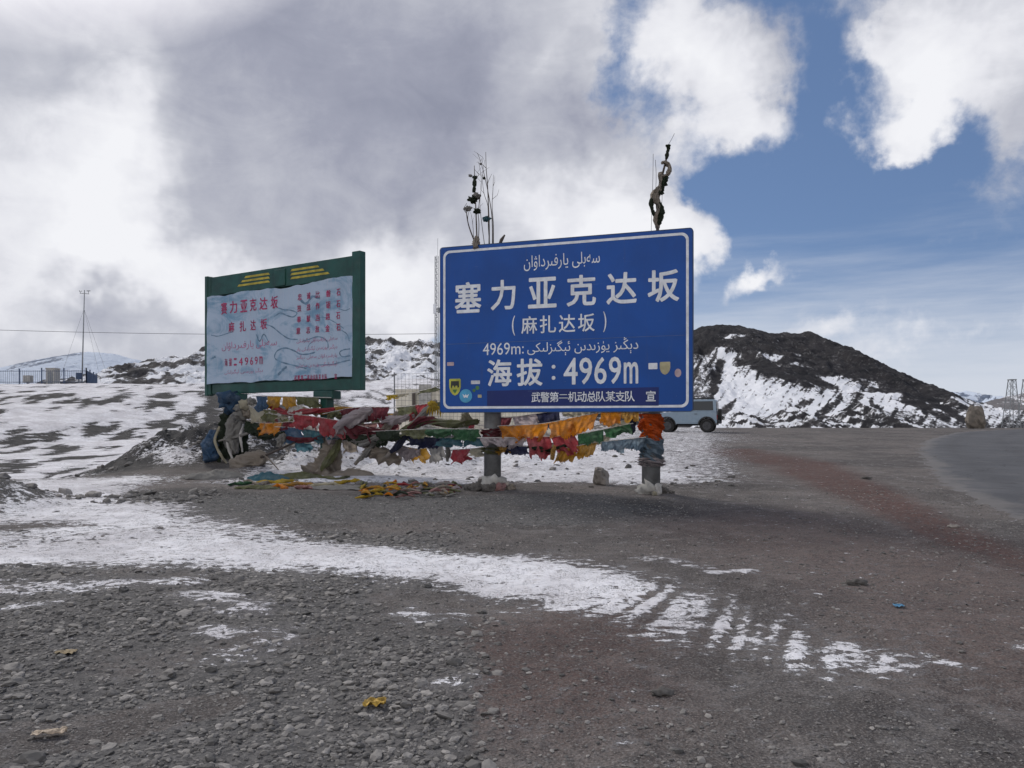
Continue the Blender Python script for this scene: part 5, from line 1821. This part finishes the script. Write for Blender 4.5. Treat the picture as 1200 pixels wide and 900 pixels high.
def twigs():
    root = thing('twig_bundle', sp(560, 290, -0.1), 'bundle of bare twigs with cloth knots tied to the upper left of the blue sign', 'twig bundle')
    stems = [([(557, 290), (556, 262), (555, 235), (554, 212), (553.5, 192)], .014), ([(557, 288), (552, 277), (547, 263), (544.5, 250), (545, 243)], .016),
             ([(571, 289), (571, 262), (570, 236), (569, 214), (567.5, 195), (567, 176)], .012), ([(575, 289), (574.5, 255), (571, 230), (566, 206), (561, 187), (557, 177)], .009),
             ([(576, 289), (576, 262), (574.5, 240), (575.5, 220), (576, 203)], .008), ([(566, 289), (562, 258), (560, 236), (562, 212), (559, 190), (556, 188)], .006),
             ([(572, 289), (570, 265), (569.5, 240), (565, 225), (563, 205), (566, 185)], .007), ([(558, 290), (559, 262), (558, 245), (561, 225)], .008), ([(553, 288), (552, 265), (550, 250)], .006)]
    for pts, r in stems:
        P = spline([sp(x, y, -0.09) for x, y in pts], 16)
        MB().tube(P, np.linspace(r, r * 0.35, 16), 6).build('stem', M_TWIG, root, smooth=True)
        for k in (9, 12):
            q = P[k]
            MB().tube([q, q + Vector((random.uniform(-.09, .09), 0, .07)), q + Vector((random.uniform(-.12, .12), 0, .17))], [r * .5, r * .35, r * .2], 5).build('side_twig', M_TWIG, root)
    MB().tube([sp(583, 288, -.07), sp(586, 280, -.07), sp(590, 274, -.07)], [.02, .03, .012], 8).build('stub', M_TWIG, root, smooth=True)
    for k, (px, py, r, c) in enumerate(((552, 232, .075, 'dgreen'), (556, 228, .06, 'grey'), (557, 246, .06, 'dgreen'), (546, 243, .055, 'grey'), (568, 255, .06, 'teal'), (554, 206, .04, 'dgreen'), (549, 204, .03, 'grey'), (561, 190, .02, 'grey'), (565, 207, .025, 'dgreen'))):
        mesh_obj('cloth_knot', *lump(sp(px, py, -0.09), (r, r * 0.8, r * 0.75), seed=k, amp=0.7, freq=2.2), CL[c], root, smooth=True)
    twist('cloth_tail', None, None, [sp(554, 205, -.08), sp(554, 215, -.08), sp(553, 224, -.08)], [.02, .035, .02], 'dgreen', parent=root, seed=3, n=10)
    V, F = twist_mesh([sp(558, 291, 0.02), sp(557, 284, -0.04), sp(556.5, 276, -0.08)], [.04, .065, .03], seed=2, n=16, folds=5, depth=0.3, turn=1, rings=16)
    mesh_obj('binding', V, F, CL['tan'], root, smooth=True)
    root = thing('prayer_pole', sp(769, 272, -0.1), 'single crooked stick wound with dark rags above the right of the blue sign', 'pole')
    P = spline([sp(x, y, -.09) for x, y in ((769, 275), (770.5, 252), (769, 236), (772, 216), (777, 196), (780.5, 181), (782.5, 167))], 22)
    MB().tube(P, np.linspace(.026, .012, 22), 8).build('stick', M_TWIG, root, smooth=True)
    for pts, r, c in (([(770, 266), (768, 252), (772, 240), (767, 228), (774, 214), (773, 200)], [.035, .05, .03, .06, .04, .035], 'tan'), ([(768, 252), (763, 244), (763, 232), (769, 222)], [.02, .035, .03, .02], 'dgreen'),
                      ([(774, 205), (781, 203), (784, 194), (778, 188), (774, 190)], [.02, .035, .03, .03, .02], 'tan'), ([(771, 262), (774, 248), (772, 236)], [.03, .05, .03], 'dgreen'),
                      ([(772, 226), (776, 214), (781, 205)], [.04, .05, .03], 'dgreen'), ([(780, 184), (782, 174), (783, 168)], [.022, .028, .02], 'dgreen')):
        twist('rag', None, None, [sp(x, y, -.08) for x, y in pts], r, c, parent=root, seed=int(pts[0][1]), n=12, folds=4, depth=0.4, turn=2, rings=22)
    mesh_obj('tip_knot', *lump(sp(782, 169, -.09), (.035, .03, .03), seed=4, amp=0.5), CL['dgreen'], root, smooth=True)
    for pts in ([(762, 273), (763, 240), (764, 210), (764.5, 178)], [(782.5, 167), (786, 161), (789.5, 154)], [(767, 230), (768, 205), (767, 185)], [(773, 250), (775, 228), (773, 205)]):
        MB().tube(spline([sp(x, y, -.09) for x, y in pts], 8), .0035, 5).build('wire', M_WIRE, root)


twigs()


# ------------------------------------------------------------------ the off-road car
def build_car():
    Yc = 44.3
    xc = (807 - 600) / FPX * Yc
    z0 = CAM_Z - (506.5 - HZ) / FPX * Yc
    root = thing('off_road_car', (xc, Yc, z0), 'boxy pale blue off-road car half hidden behind the blue sign', 'car', rz=R(160))

    def prism(outline, hw_low, hw_top, z_lo, z_hi, name, mat, par, bev=0.03):
        """side outline (x, z) given width, narrower towards the top"""
        bm = bmesh.new()
        L, Rr = [], []
        for x, z in outline:
            f = min(max((z - z_lo) / (z_hi - z_lo), 0), 1)
            w = hw_low + (hw_top - hw_low) * f
            L.append(bm.verts.new((x, w, z)))
            Rr.append(bm.verts.new((x, -w, z)))
        k = len(outline)
        bm.faces.new(L)
        bm.faces.new(Rr[::-1])
        for i in range(k):
            bm.faces.new((L[i], Rr[i], Rr[(i + 1) % k], L[(i + 1) % k]))
        bmesh.ops.recalc_face_normals(bm, faces=bm.faces[:])
        if bev:
            eds = [e for e in bm.edges if len(e.link_faces) == 2 and e.calc_face_angle(0) > 0.5]
            bmesh.ops.bevel(bm, geom=eds, offset=bev, segments=2, affect='EDGES', profile=0.6)
        bm.verts.ensure_lookup_table()
        V = [v.co.copy() for v in bm.verts]
        F = [[v.index for v in f.verts] for f in bm.faces]
        bm.free()
        return mesh_obj(name, V, F, mat, par, local=True)
    wb, rw = 2.20, 0.385
    fx, rx = wb / 2, -wb / 2

    def arch(cx, r, k=10):
        return [(cx + r * math.cos(R(180 * i / k)), 0.40 + r * math.sin(R(180 * i / k))) for i in range(k + 1)]
    low = [(fx + 0.62, 0.55), (fx + 0.62, 1.02), (fx + 0.55, 1.10), (0.62, 1.18), (-1.62, 1.18), (-1.66, 0.55), (rx - 0.48, 0.50)] + arch(rx, 0.47)[::-1] + [(rx + 0.5, 0.48), (fx - 0.5, 0.48)] + arch(fx, 0.47)[::-1] + [(fx + 0.5, 0.50)]
    body = prism(low, 0.86, 0.83, 0.5, 1.2, 'body', M_CARB, root, 0.025)
    cab = [(0.66, 1.178), (0.36, 1.80), (0.22, 1.86), (-1.50, 1.86), (-1.58, 1.80), (-1.62, 1.178)]
    prism(cab, 0.82, 0.70, 1.18, 1.86, 'cabin', M_CARB, root, 0.03)
    # glass, a little proud of the cabin

    def side(pts, sy, off=0.004):
        out = []
        for x, z in pts:
            f = (z - 1.18) / 0.68
            out.append((x, sy * (0.82 - 0.12 * f + off), z))
        return out
    for sy in (1, -1):
        for pts in ([(0.52, 1.24), (0.29, 1.74), (-0.25, 1.76), (-0.25, 1.24)], [(-0.33, 1.24), (-0.33, 1.76), (-1.42, 1.76), (-1.46, 1.24)]):
            V = side(pts, sy) + side(pts, sy, -0.01)
            mesh_obj('window', V, [(0, 1, 2, 3), (7, 6, 5, 4), (0, 4, 5, 1), (1, 5, 6, 2), (2, 6, 7, 3), (3, 7, 4, 0)], M_GLASS, root, local=True)
        mesh_obj('door', [Vector(v) for v in [(0.5, sy * .868, .56), (0.5, sy * .842, 1.15), (-0.6, sy * .842, 1.15), (-0.6, sy * .868, .56), (0.5, sy * .858, .56), (0.5, sy * .832, 1.15), (-0.6, sy * .832, 1.15), (-0.6, sy * .858, .56)]],
                 [(0, 1, 2, 3), (7, 6, 5, 4), (0, 4, 5, 1), (1, 5, 6, 2), (2, 6, 7, 3), (3, 7, 4, 0)], M_CARB, root, local=True)
        MB().box((-0.5, sy * .862, 1.04), (.16, .03, .03), None, .008).build('door_handle', M_BLACK, root, local=True)
        MB().box((0.55, sy * .96, 1.28), (.10, .18, .16), None, .03).build('mirror', M_BLACK, root, local=True)
        for cx in (fx, rx):
            o = arch(cx, 0.50, 14)
            i_ = arch(cx, 0.43, 14)
            V, F = [], []
            for q in range(15):
                V += [(o[q][0], sy * .885, o[q][1]), (i_[q][0], sy * .885, i_[q][1]), (o[q][0], sy * .80, o[q][1]), (i_[q][0], sy * .80, i_[q][1])]
            for q in range(14):
                a, b = 4 * q, 4 * q + 4
                F += [(a, a + 1, b + 1, b), (a, b, b + 2, a + 2), (a + 1, a + 3, b + 3, b + 1)]
            mesh_obj('fender', V, F, M_BLACK, root, local=True)
            # wheel
            wh = empty('wheel', (cx, sy * 0.76, rw))
            wh.parent = root
            prof = [(-.10, .24), (-.11, .33), (-.09, .375), (-.04, .385), (.04, .385), (.09, .375), (.11, .33), (.10, .24)]
            n = 28
            V = [(r_ * math.cos(2 * math.pi * k / n), y_, r_ * math.sin(2 * math.pi * k / n)) for k in range(n) for y_, r_ in prof]
            F = [(k * 8 + j, k * 8 + (j + 1) % 8, ((k + 1) % n) * 8 + (j + 1) % 8, ((k + 1) % n) * 8 + j) for k in range(n) for j in range(8)]
            mesh_obj('tyre', V, F, M_TYRE, wh, local=True, smooth=True)
            rm = MB()
            rm.tube([(0, -.09, 0), (0, .09, 0)], .238, 24)
            for k in range(6):
                a = 2 * math.pi * k / 6
                rm.tube([(0.05 * math.cos(a), sy * .10, 0.05 * math.sin(a)), (0.22 * math.cos(a), sy * .10, 0.22 * math.sin(a))], .022, 6)
            rm.build('rim', M_RIM, wh, local=True)
        MB().box((fx + .61, sy * .62, .90), (.05, .24, .18), None, .03).build('headlight', M_WHITE, root, local=True)
        MB().box((-1.655, sy * .74, .86), (.04, .12, .26), None, .015).build('tail_light', M_LAMPR, root, local=True)
        MB().tube([(.1, sy * .60, 1.93), (-1.4, sy * .60, 1.93)], .02, 8).box((.0, sy * .60, 1.895), (.05, .04, .07)).box((-1.3, sy * .60, 1.895), (.05, .04, .07)).build('roof_rail', M_BLACK, root, local=True)
    V = [(0.60, .70, 1.25), (0.60, -.70, 1.25), (0.385, -.64, 1.76), (0.385, .64, 1.76)]
    V = [Vector(v) + Vector((.045, 0, .02)) for v in V]
    mesh_obj('windscreen', V + [v - Vector((.02, 0, .01)) for v in V], [(0, 1, 2, 3), (7, 6, 5, 4), (0, 4, 5, 1), (1, 5, 6, 2), (2, 6, 7, 3), (3, 7, 4, 0)], M_GLASS, root, local=True)
    V = [(-1.626, .62, 1.28), (-1.626, -.62, 1.28), (-1.60, -.58, 1.74), (-1.60, .58, 1.74)]
    mesh_obj('rear_window', [Vector(v) + Vector((-.008, 0, 0)) for v in V] + [Vector(v) + Vector((.02, 0, 0)) for v in V], [(0, 1, 2, 3), (7, 6, 5, 4), (0, 4, 5, 1), (1, 5, 6, 2), (2, 6, 7, 3), (3, 7, 4, 0)], M_GLASS, root, local=True)
    MB().box((fx + .70, 0, .60), (.18, 1.62, .24), None, .04).build('front_bumper', M_BLACK, root, local=True)
    MB().box((-1.72, 0, .60), (.14, 1.60, .22), None, .04).build('rear_bumper', M_BLACK, root, local=True)
    MB().box((fx + .63, 0, .88), (.03, .9, .2), None, .01).build('grille', M_BLACK, root, local=True)
    MB().tube([(-1.67, .12, .98), (-1.85, .12, .98)], .36, 28).build('spare_wheel', M_TYRE, root, local=True)
    MB().box((0, 0, .46), (3.0, 1.2, .16), None, .02).build('chassis', M_BLACK, root, local=True)


build_car()

# ------------------------------------------------------------------ left hill: fence, mast, hut, cable
HY = 91.0


def hill_pt(px, Y, dz=0):
    x = (px - 600) / FPX * Y
    return Vector((x, Y, float(gz(x, Y)) + dz))


def build_fence():
    a = hill_pt(-160, HY)
    root = thing('railing_fence', hill_pt(60, HY), 'dark blue picket railing along the crest of the snowy hill', 'fence')
    runs = [((-160, HY), (101, HY)), ((101, HY), (113.5, HY + 9))]
    for (p0, y0), (p1, y1) in runs:
        A, B_ = hill_pt(p0, y0), hill_pt(p1, y1)
        n = max(2, int((B_ - A).length / 2.5))
        L = (B_ - A).length
        for k in range(n + 1):
            q = A.lerp(B_, k / n)
            q.z = float(gz(q.x, q.y))
            MB().box((q.x, q.y, q.z + .85), (.10, .10, 2.0), None).box((q.x, q.y, q.z + 1.88), (.13, .13, .05)).build('post', M_FENCE, root)
        for h in (.25, 1.55):
            MB().tube([A + Vector((0, 0, h)), B_ + Vector((0, 0, h))], .03, 6).build('rail', M_FENCE, root)
        mb = MB()
        m = int(L / 0.22)
        for k in range(1, m):
            q = A.lerp(B_, k / m)
            mb.box((q.x, q.y, q.z + .85), (.022, .022, 1.6))
        mb.build('picket_panel', M_FENCE, root)


build_fence()


def build_hilltop():
    p = hill_pt(62, HY + 4)
    root = thing('hut', p, 'small grey concrete hut like a pillar behind the railing', 'hut')
    MB().box((p.x, p.y, p.z + 1.0), (1.1, 1.1, 2.2), None, .03).build('wall', M_CONC, root)
    MB().box((p.x, p.y, p.z + 2.15), (1.22, 1.22, .12), None, .02).build('roof', M_CONC, root)
    MB().box((p.x, p.y - .56, p.z + .95), (.6, .03, 1.5), None, .005).build('door', M_MAST, root)
    p = hill_pt(33, HY + 3)
    root = thing('instrument_box', p, 'low pale instrument box left of the concrete hut', 'box')
    MB().box((p.x, p.y, p.z + .9), (.9, .6, .9), None, .03).build('case', M_CONC, root)
    MB().box((p.x, p.y, p.z + .2), (.2, .2, .5)).build('stand', M_FENCE, root)
    p = hill_pt(92.5, HY + 1.5)
    root = thing('instrument_box', p, 'small dark blue cabinet at the foot of the weather mast', 'box')
    MB().box((p.x, p.y, p.z + .95), (.55, .4, .8), None, .03).build('case', M_FENCE, root)
    MB().box((p.x, p.y, p.z + .3), (.12, .12, .7)).build('stand', M_MAST, root)
    p = hill_pt(96, HY + 2)
    top = at(99, 340, HY + 2)
    root = thing('weather_mast', p, 'tall thin grey weather mast with wind gauges on the hill', 'mast')
    MB().tube([p, p.lerp(top, .5), top], [.085, .065, .045], 8).build('pole', M_MAST, root, smooth=True)
    c = at(98.9, 344, HY + 2)
    MB().tube([c + Vector((-.55, 0, .05)), c + Vector((.55, 0, -.05))], .035, 6).build('crossarm', M_MAST, root)
    for s in (-1, 1):
        q = c + Vector((s * .5, 0, 0))
        mb = MB().tube([q, q + Vector((0, 0, .30))], .03, 6)
        if s < 0:
            for k in range(3):
                aa = 2.1 * k + .4
                mb.add(*lump(q + Vector((.14 * math.cos(aa), .14 * math.sin(aa), .3)), (.06, .06, .06), sub=1, amp=0))
        else:
            mb.box(q + Vector((0, 0, .32)), (.45, .02, .10))
        mb.build('wind_gauge', M_MAST, root)
    for k, (dx, dy) in enumerate(((-3.2, .5), (3.2, .5), (0.3, 4))):
        g = Vector((p.x + dx, p.y + dy, 0))
        g.z = float(gz(g.x, g.y))
        MB().tube([p.lerp(top, .8), g], .010, 4).build('guy_wire', M_WIRE, root)
    # overhead cable from beyond the left of the hill to the radio mast
    Y0, Y1 = 62.0, 62.0
    A, B_ = at(-330, 372, 62), at(512, 391, 61)
    P = [A.lerp(B_, k / 40) - Vector((0, 0, 1.5 * 4 * (k / 40) * (1 - k / 40) * 0.35)) for k in range(41)]
    tag(MB().tube(P, .018, 5).build('overhead_cable', M_WIRE, origin=B_), 'thin overhead cable crossing the sky above the left hill', 'cable')
    # radio mast
    x, Y = (511.5 - 600) / FPX * 61, 61.0
    z0 = float(gz(x, Y))
    zt = at(511, 300, Y).z
    root = thing('radio_mast', (x, Y, z0), 'slim lattice radio mast rising behind the left edge of the blue sign', 'mast')
    for k in range(3):
        a = 2.094 * k + .5
        MB().tube([(x + .16 * math.cos(a), Y + .16 * math.sin(a), z0), (x + .15 * math.cos(a), Y + .15 * math.sin(a), zt)], .026, 6).build('upright', M_MAST, root)
    lat = MB()
    n = 26
    for i in range(n):
        za, zb = z0 + (zt - z0) * i / n, z0 + (zt - z0) * (i + 1) / n
        for k in range(3):
            a, b = 2.094 * k + .5, 2.094 * (k + 1) + .5
            lat.tube([(x + .155 * math.cos(a), Y + .155 * math.sin(a), za), (x + .155 * math.cos(b), Y + .155 * math.sin(b), zb)], .012, 4)
            lat.tube([(x + .155 * math.cos(a), Y + .155 * math.sin(a), za), (x + .155 * math.cos(b), Y + .155 * math.sin(b), za)], .012, 4)
    lat.build('lattice', M_MAST, root)
    MB().tube([(x + .1, Y, zt - .1), (x + .1, Y, zt + 1.4)], .014, 5).build('lightning_rod', M_MAST, root)
    q = at(509.5, 362, Y - .2)
    MB().box(q, (.22, .28, .75), None, .03).build('antenna', M_WHITE, root)
    MB().box(q + Vector((.35, 0, -.1)), (.3, .2, .4), None, .03).build('radio_box', M_MAST, root)


build_hilltop()


# ------------------------------------------------------------------ wall, mesh fence, rocks, pylons, litter
def build_yard():
    Y = 40.0
    a, b = hill_pt(464, Y), hill_pt(650, Y)
    root = thing('wall', hill_pt(500, Y), 'low cream plastered wall behind the wire mesh fence', 'wall')
    zt = at(480, 458, Y).z
    z0 = a.z - .2
    MB().box(((a.x + b.x) / 2, Y, (z0 + zt) / 2), (b.x - a.x, .24, zt - z0)).build('panel', M_CREAM, root)
    MB().box(((a.x + b.x) / 2, Y, zt + .04), (b.x - a.x + .06, .34, .09), None, .01).build('coping', M_CREAM, root)
    p = hill_pt(498.5, Y - .18)
    zc = at(498, 451, Y).z
    MB().box((p.x, p.y - .05, (z0 + zc) / 2), (.62, .40, zc - z0), None, .02).build('pillar', M_CONC, root)
    p = hill_pt(485, Y - .18)
    MB().box((p.x, p.y - .02, (z0 + zt - .1) / 2), (.16, .14, zt - z0 - .1), None, .01).build('pipe', M_TWIG, root)
    Y = 27.0
    root = thing('mesh_fence', hill_pt(490, Y), 'thin wire mesh fence in front of the cream wall', 'fence')
    x0, x1 = (462 - 600) / FPX * Y, (640 - 600) / FPX * Y
    zb, zt = float(gz(x0, Y)) + .05, at(480, 438, Y).z
    mb = MB()
    n = int((x1 - x0) / .13)
    for k in range(n + 1):
        x = x0 + (x1 - x0) * k / n
        mb.box((x, Y, (zb + zt) / 2), (.007, .007, zt - zb))
    for k in range(14):
        z = zb + (zt - zb) * k / 13
        mb.box(((x0 + x1) / 2, Y - .01, z), (x1 - x0, .008, .008))
    mb.build('wire_mesh', M_WIRE, root)
    for x in (x0, x0 + 2.4, x1):
        MB().tube([(x, Y + .03, zb - .2), (x, Y + .03, zt + .05)], .022, 8).build('post', M_MAST, root)


build_yard()


def boulder(name, label, px, py, Y, size, m, seed, flat=-0.75, rot=0.0, amp=0.35):
    x = (px - 600) / FPX * Y
    z = float(gz(x, Y))
    V, F = lump((0, 0, 0), size, seed=seed, amp=amp, sub=4, freq=1.1, flat_bottom=flat * size[2])
    out = []
    for v in V:
        # a few broken facets
        for n_, d_ in ((Vector((.8, -.5, .3)), .80), (Vector((-.6, -.7, .35)), .82), (Vector((.1, -.2, 1)), .88), (Vector((-.9, .1, .2)), .85)):
            n_ = n_.normalized()
            q = Vector((v.x / size[0], v.y / size[1], v.z / size[2]))
            e = q.dot(n_) - d_
            if e > 0:
                q = q - n_ * e
                v = Vector((q.x * size[0], q.y * size[1], q.z * size[2]))
        c, s = math.cos(rot), math.sin(rot)
        out.append(Vector((v.x * c - v.z * s, v.y, v.x * s + v.z * c)) + Vector((x, Y, z - flat * size[2] - .03)))
    o = mesh_obj(name, out, F, m, None, smooth=False, origin=(x, Y, z))
    return tag(o, label, 'rock')


x, Y = ground_at(704, 568)
boulder('boulder', 'single pale squarish boulder on the snow between the sign posts', 704, 568, Y, (.155, .15, .19), M_ROCK, 3)
boulder('standing_stone', 'tall brown standing stone at the bend of the road', 1143.5, 502, 57, (.74, .6, 1.02), M_STELE, 7, amp=0.25)
for k, (px, py, s, lbl) in enumerate(((693, 572, .03, 'small dark stone just left of the pale boulder'), (812, 548, .05, 'dark flat stone on snow right of the sign posts'), (1003, 684, .055, 'dark clump of dirt right of the snow band'), (857, 560, .05, 'small brown clod on the snow edge by the right post'),
                                       (1116, 618, .04, 'pale stone beside the edge of the road'), (523, 545, .04, 'dark stone on the snow left of the left post'), (775, 815, .035, 'dark clod on bare ground below the snow band'), (1015, 562, .06, 'flat dark stone on the gravel near the road bend'))):
    x, Y = ground_at(px, py)
    V, F = lump(gpt(x, Y, s * .2), (s * 1.5, s, s * .6), seed=k + 50, amp=.6)
    tag(mesh_obj('stone', V, F, M_ROCK if 'pale' in lbl.split()[0] else M_CLOD, None, smooth=True, origin=gpt(x, Y)), lbl, 'stone')


def build_pylons():
    for lbl, px, Y, pw in (('steel lattice pylon at the far right beside the standing stone', 1184.5, 185, 8.5), ('steel lattice pylon cut by the right edge of the picture', 1202, 185, 8.5)):
        x = (px - 600) / FPX * Y
        zt = at(px, 445, Y).z
        z0 = -6.0
        root = thing('lattice_pylon', (x, Y, z0), lbl, 'pylon', 'lattice pylons beyond the road')
        hw0, hw1 = 1.9, .55
        legs = []
        for sx in (-1, 1):
            for sy in (-1, 1):
                A, B_ = Vector((x + sx * hw0, Y + sy * hw0, z0)), Vector((x + sx * hw1 + .3, Y + sy * hw1, zt))
                legs.append((A, B_))
                MB().tube([A, B_], .10, 6).build('leg', M_MAST, root)
        br = MB()
        n = 9
        for i in range(n):
            for (p, q) in ((0, 1), (0, 2), (1, 3), (2, 3)):
                f0, f1 = (i / n) ** .85, ((i + 1) / n) ** .85
                br.tube([legs[p][0].lerp(legs[p][1], f0), legs[q][0].lerp(legs[q][1], f1)], .045, 4)
                br.tube([legs[q][0].lerp(legs[q][1], f1), legs[p][0].lerp(legs[p][1], f1)], .045, 4)
        br.build('lattice', M_MAST, root)
        MB().box((x + .3, Y, zt), (1.5, 1.3, .25), None, .02).build('cap', M_MAST, root)


build_pylons()


def litter():
    mo = simple('litter_card', (0.34, 0.27, 0.20), 0.7, var=0.4, scale=30, dirt=((.5, .25, .1), .5))
    mb_ = simple('litter_blue', (0.08, 0.22, 0.36), 0.5)

    def scrap(name, label, px, py, w, d, h, m, seed, rot=0.0, cat='litter'):
        x, Y = ground_at(px, py)
        n = 12
        V = []
        c, s = math.cos(rot), math.sin(rot)
        for k in (1, 0):
            for j in range(n):
                for i in range(n):
                    a, b = i / (n - 1) - .5, j / (n - 1) - .5
                    u, v = a * w, b * d
                    xx, yy = x + u * c - v * s, Y + u * s + v * c
                    V.append(Vector((xx, yy, float(gz(xx, yy)) + .008 + h * (.5 + .5 * float(vnoise(a * 4 + seed, b * 4, seed))) - .003 * (1 - k))))
        g = grid_faces(n, n)
        F = [tuple(q) for q in g] + [tuple(q[::-1] + n * n) for q in g]
        tag(mesh_obj(name, V, F, m, None, smooth=True, origin=gpt(x, Y)), label, cat)
    scrap('wrapper', 'pale crumpled wrapper with orange print lying in the tyre track', 58, 866, .14, .055, .035, mo, 1, .25)
    scrap('litter_scrap', 'flat tan scrap among the pebbles at left', 77, 768, .11, .08, .02, simple('tan_scrap', (0.22, 0.17, 0.10), .9, var=.4, scale=30), 4)
    scrap('litter_scrap', 'crumpled yellow scrap on the pebbles near the bottom', 439, 829, .11, .07, .04, simple('yellow_scrap', (0.38, 0.24, 0.04), .8, var=.5, scale=30), 6)
    scrap('litter_scrap', 'tiny bright blue scrap on bare ground right of the snow band', 1053, 713, .07, .05, .02, mb_, 8)


litter()
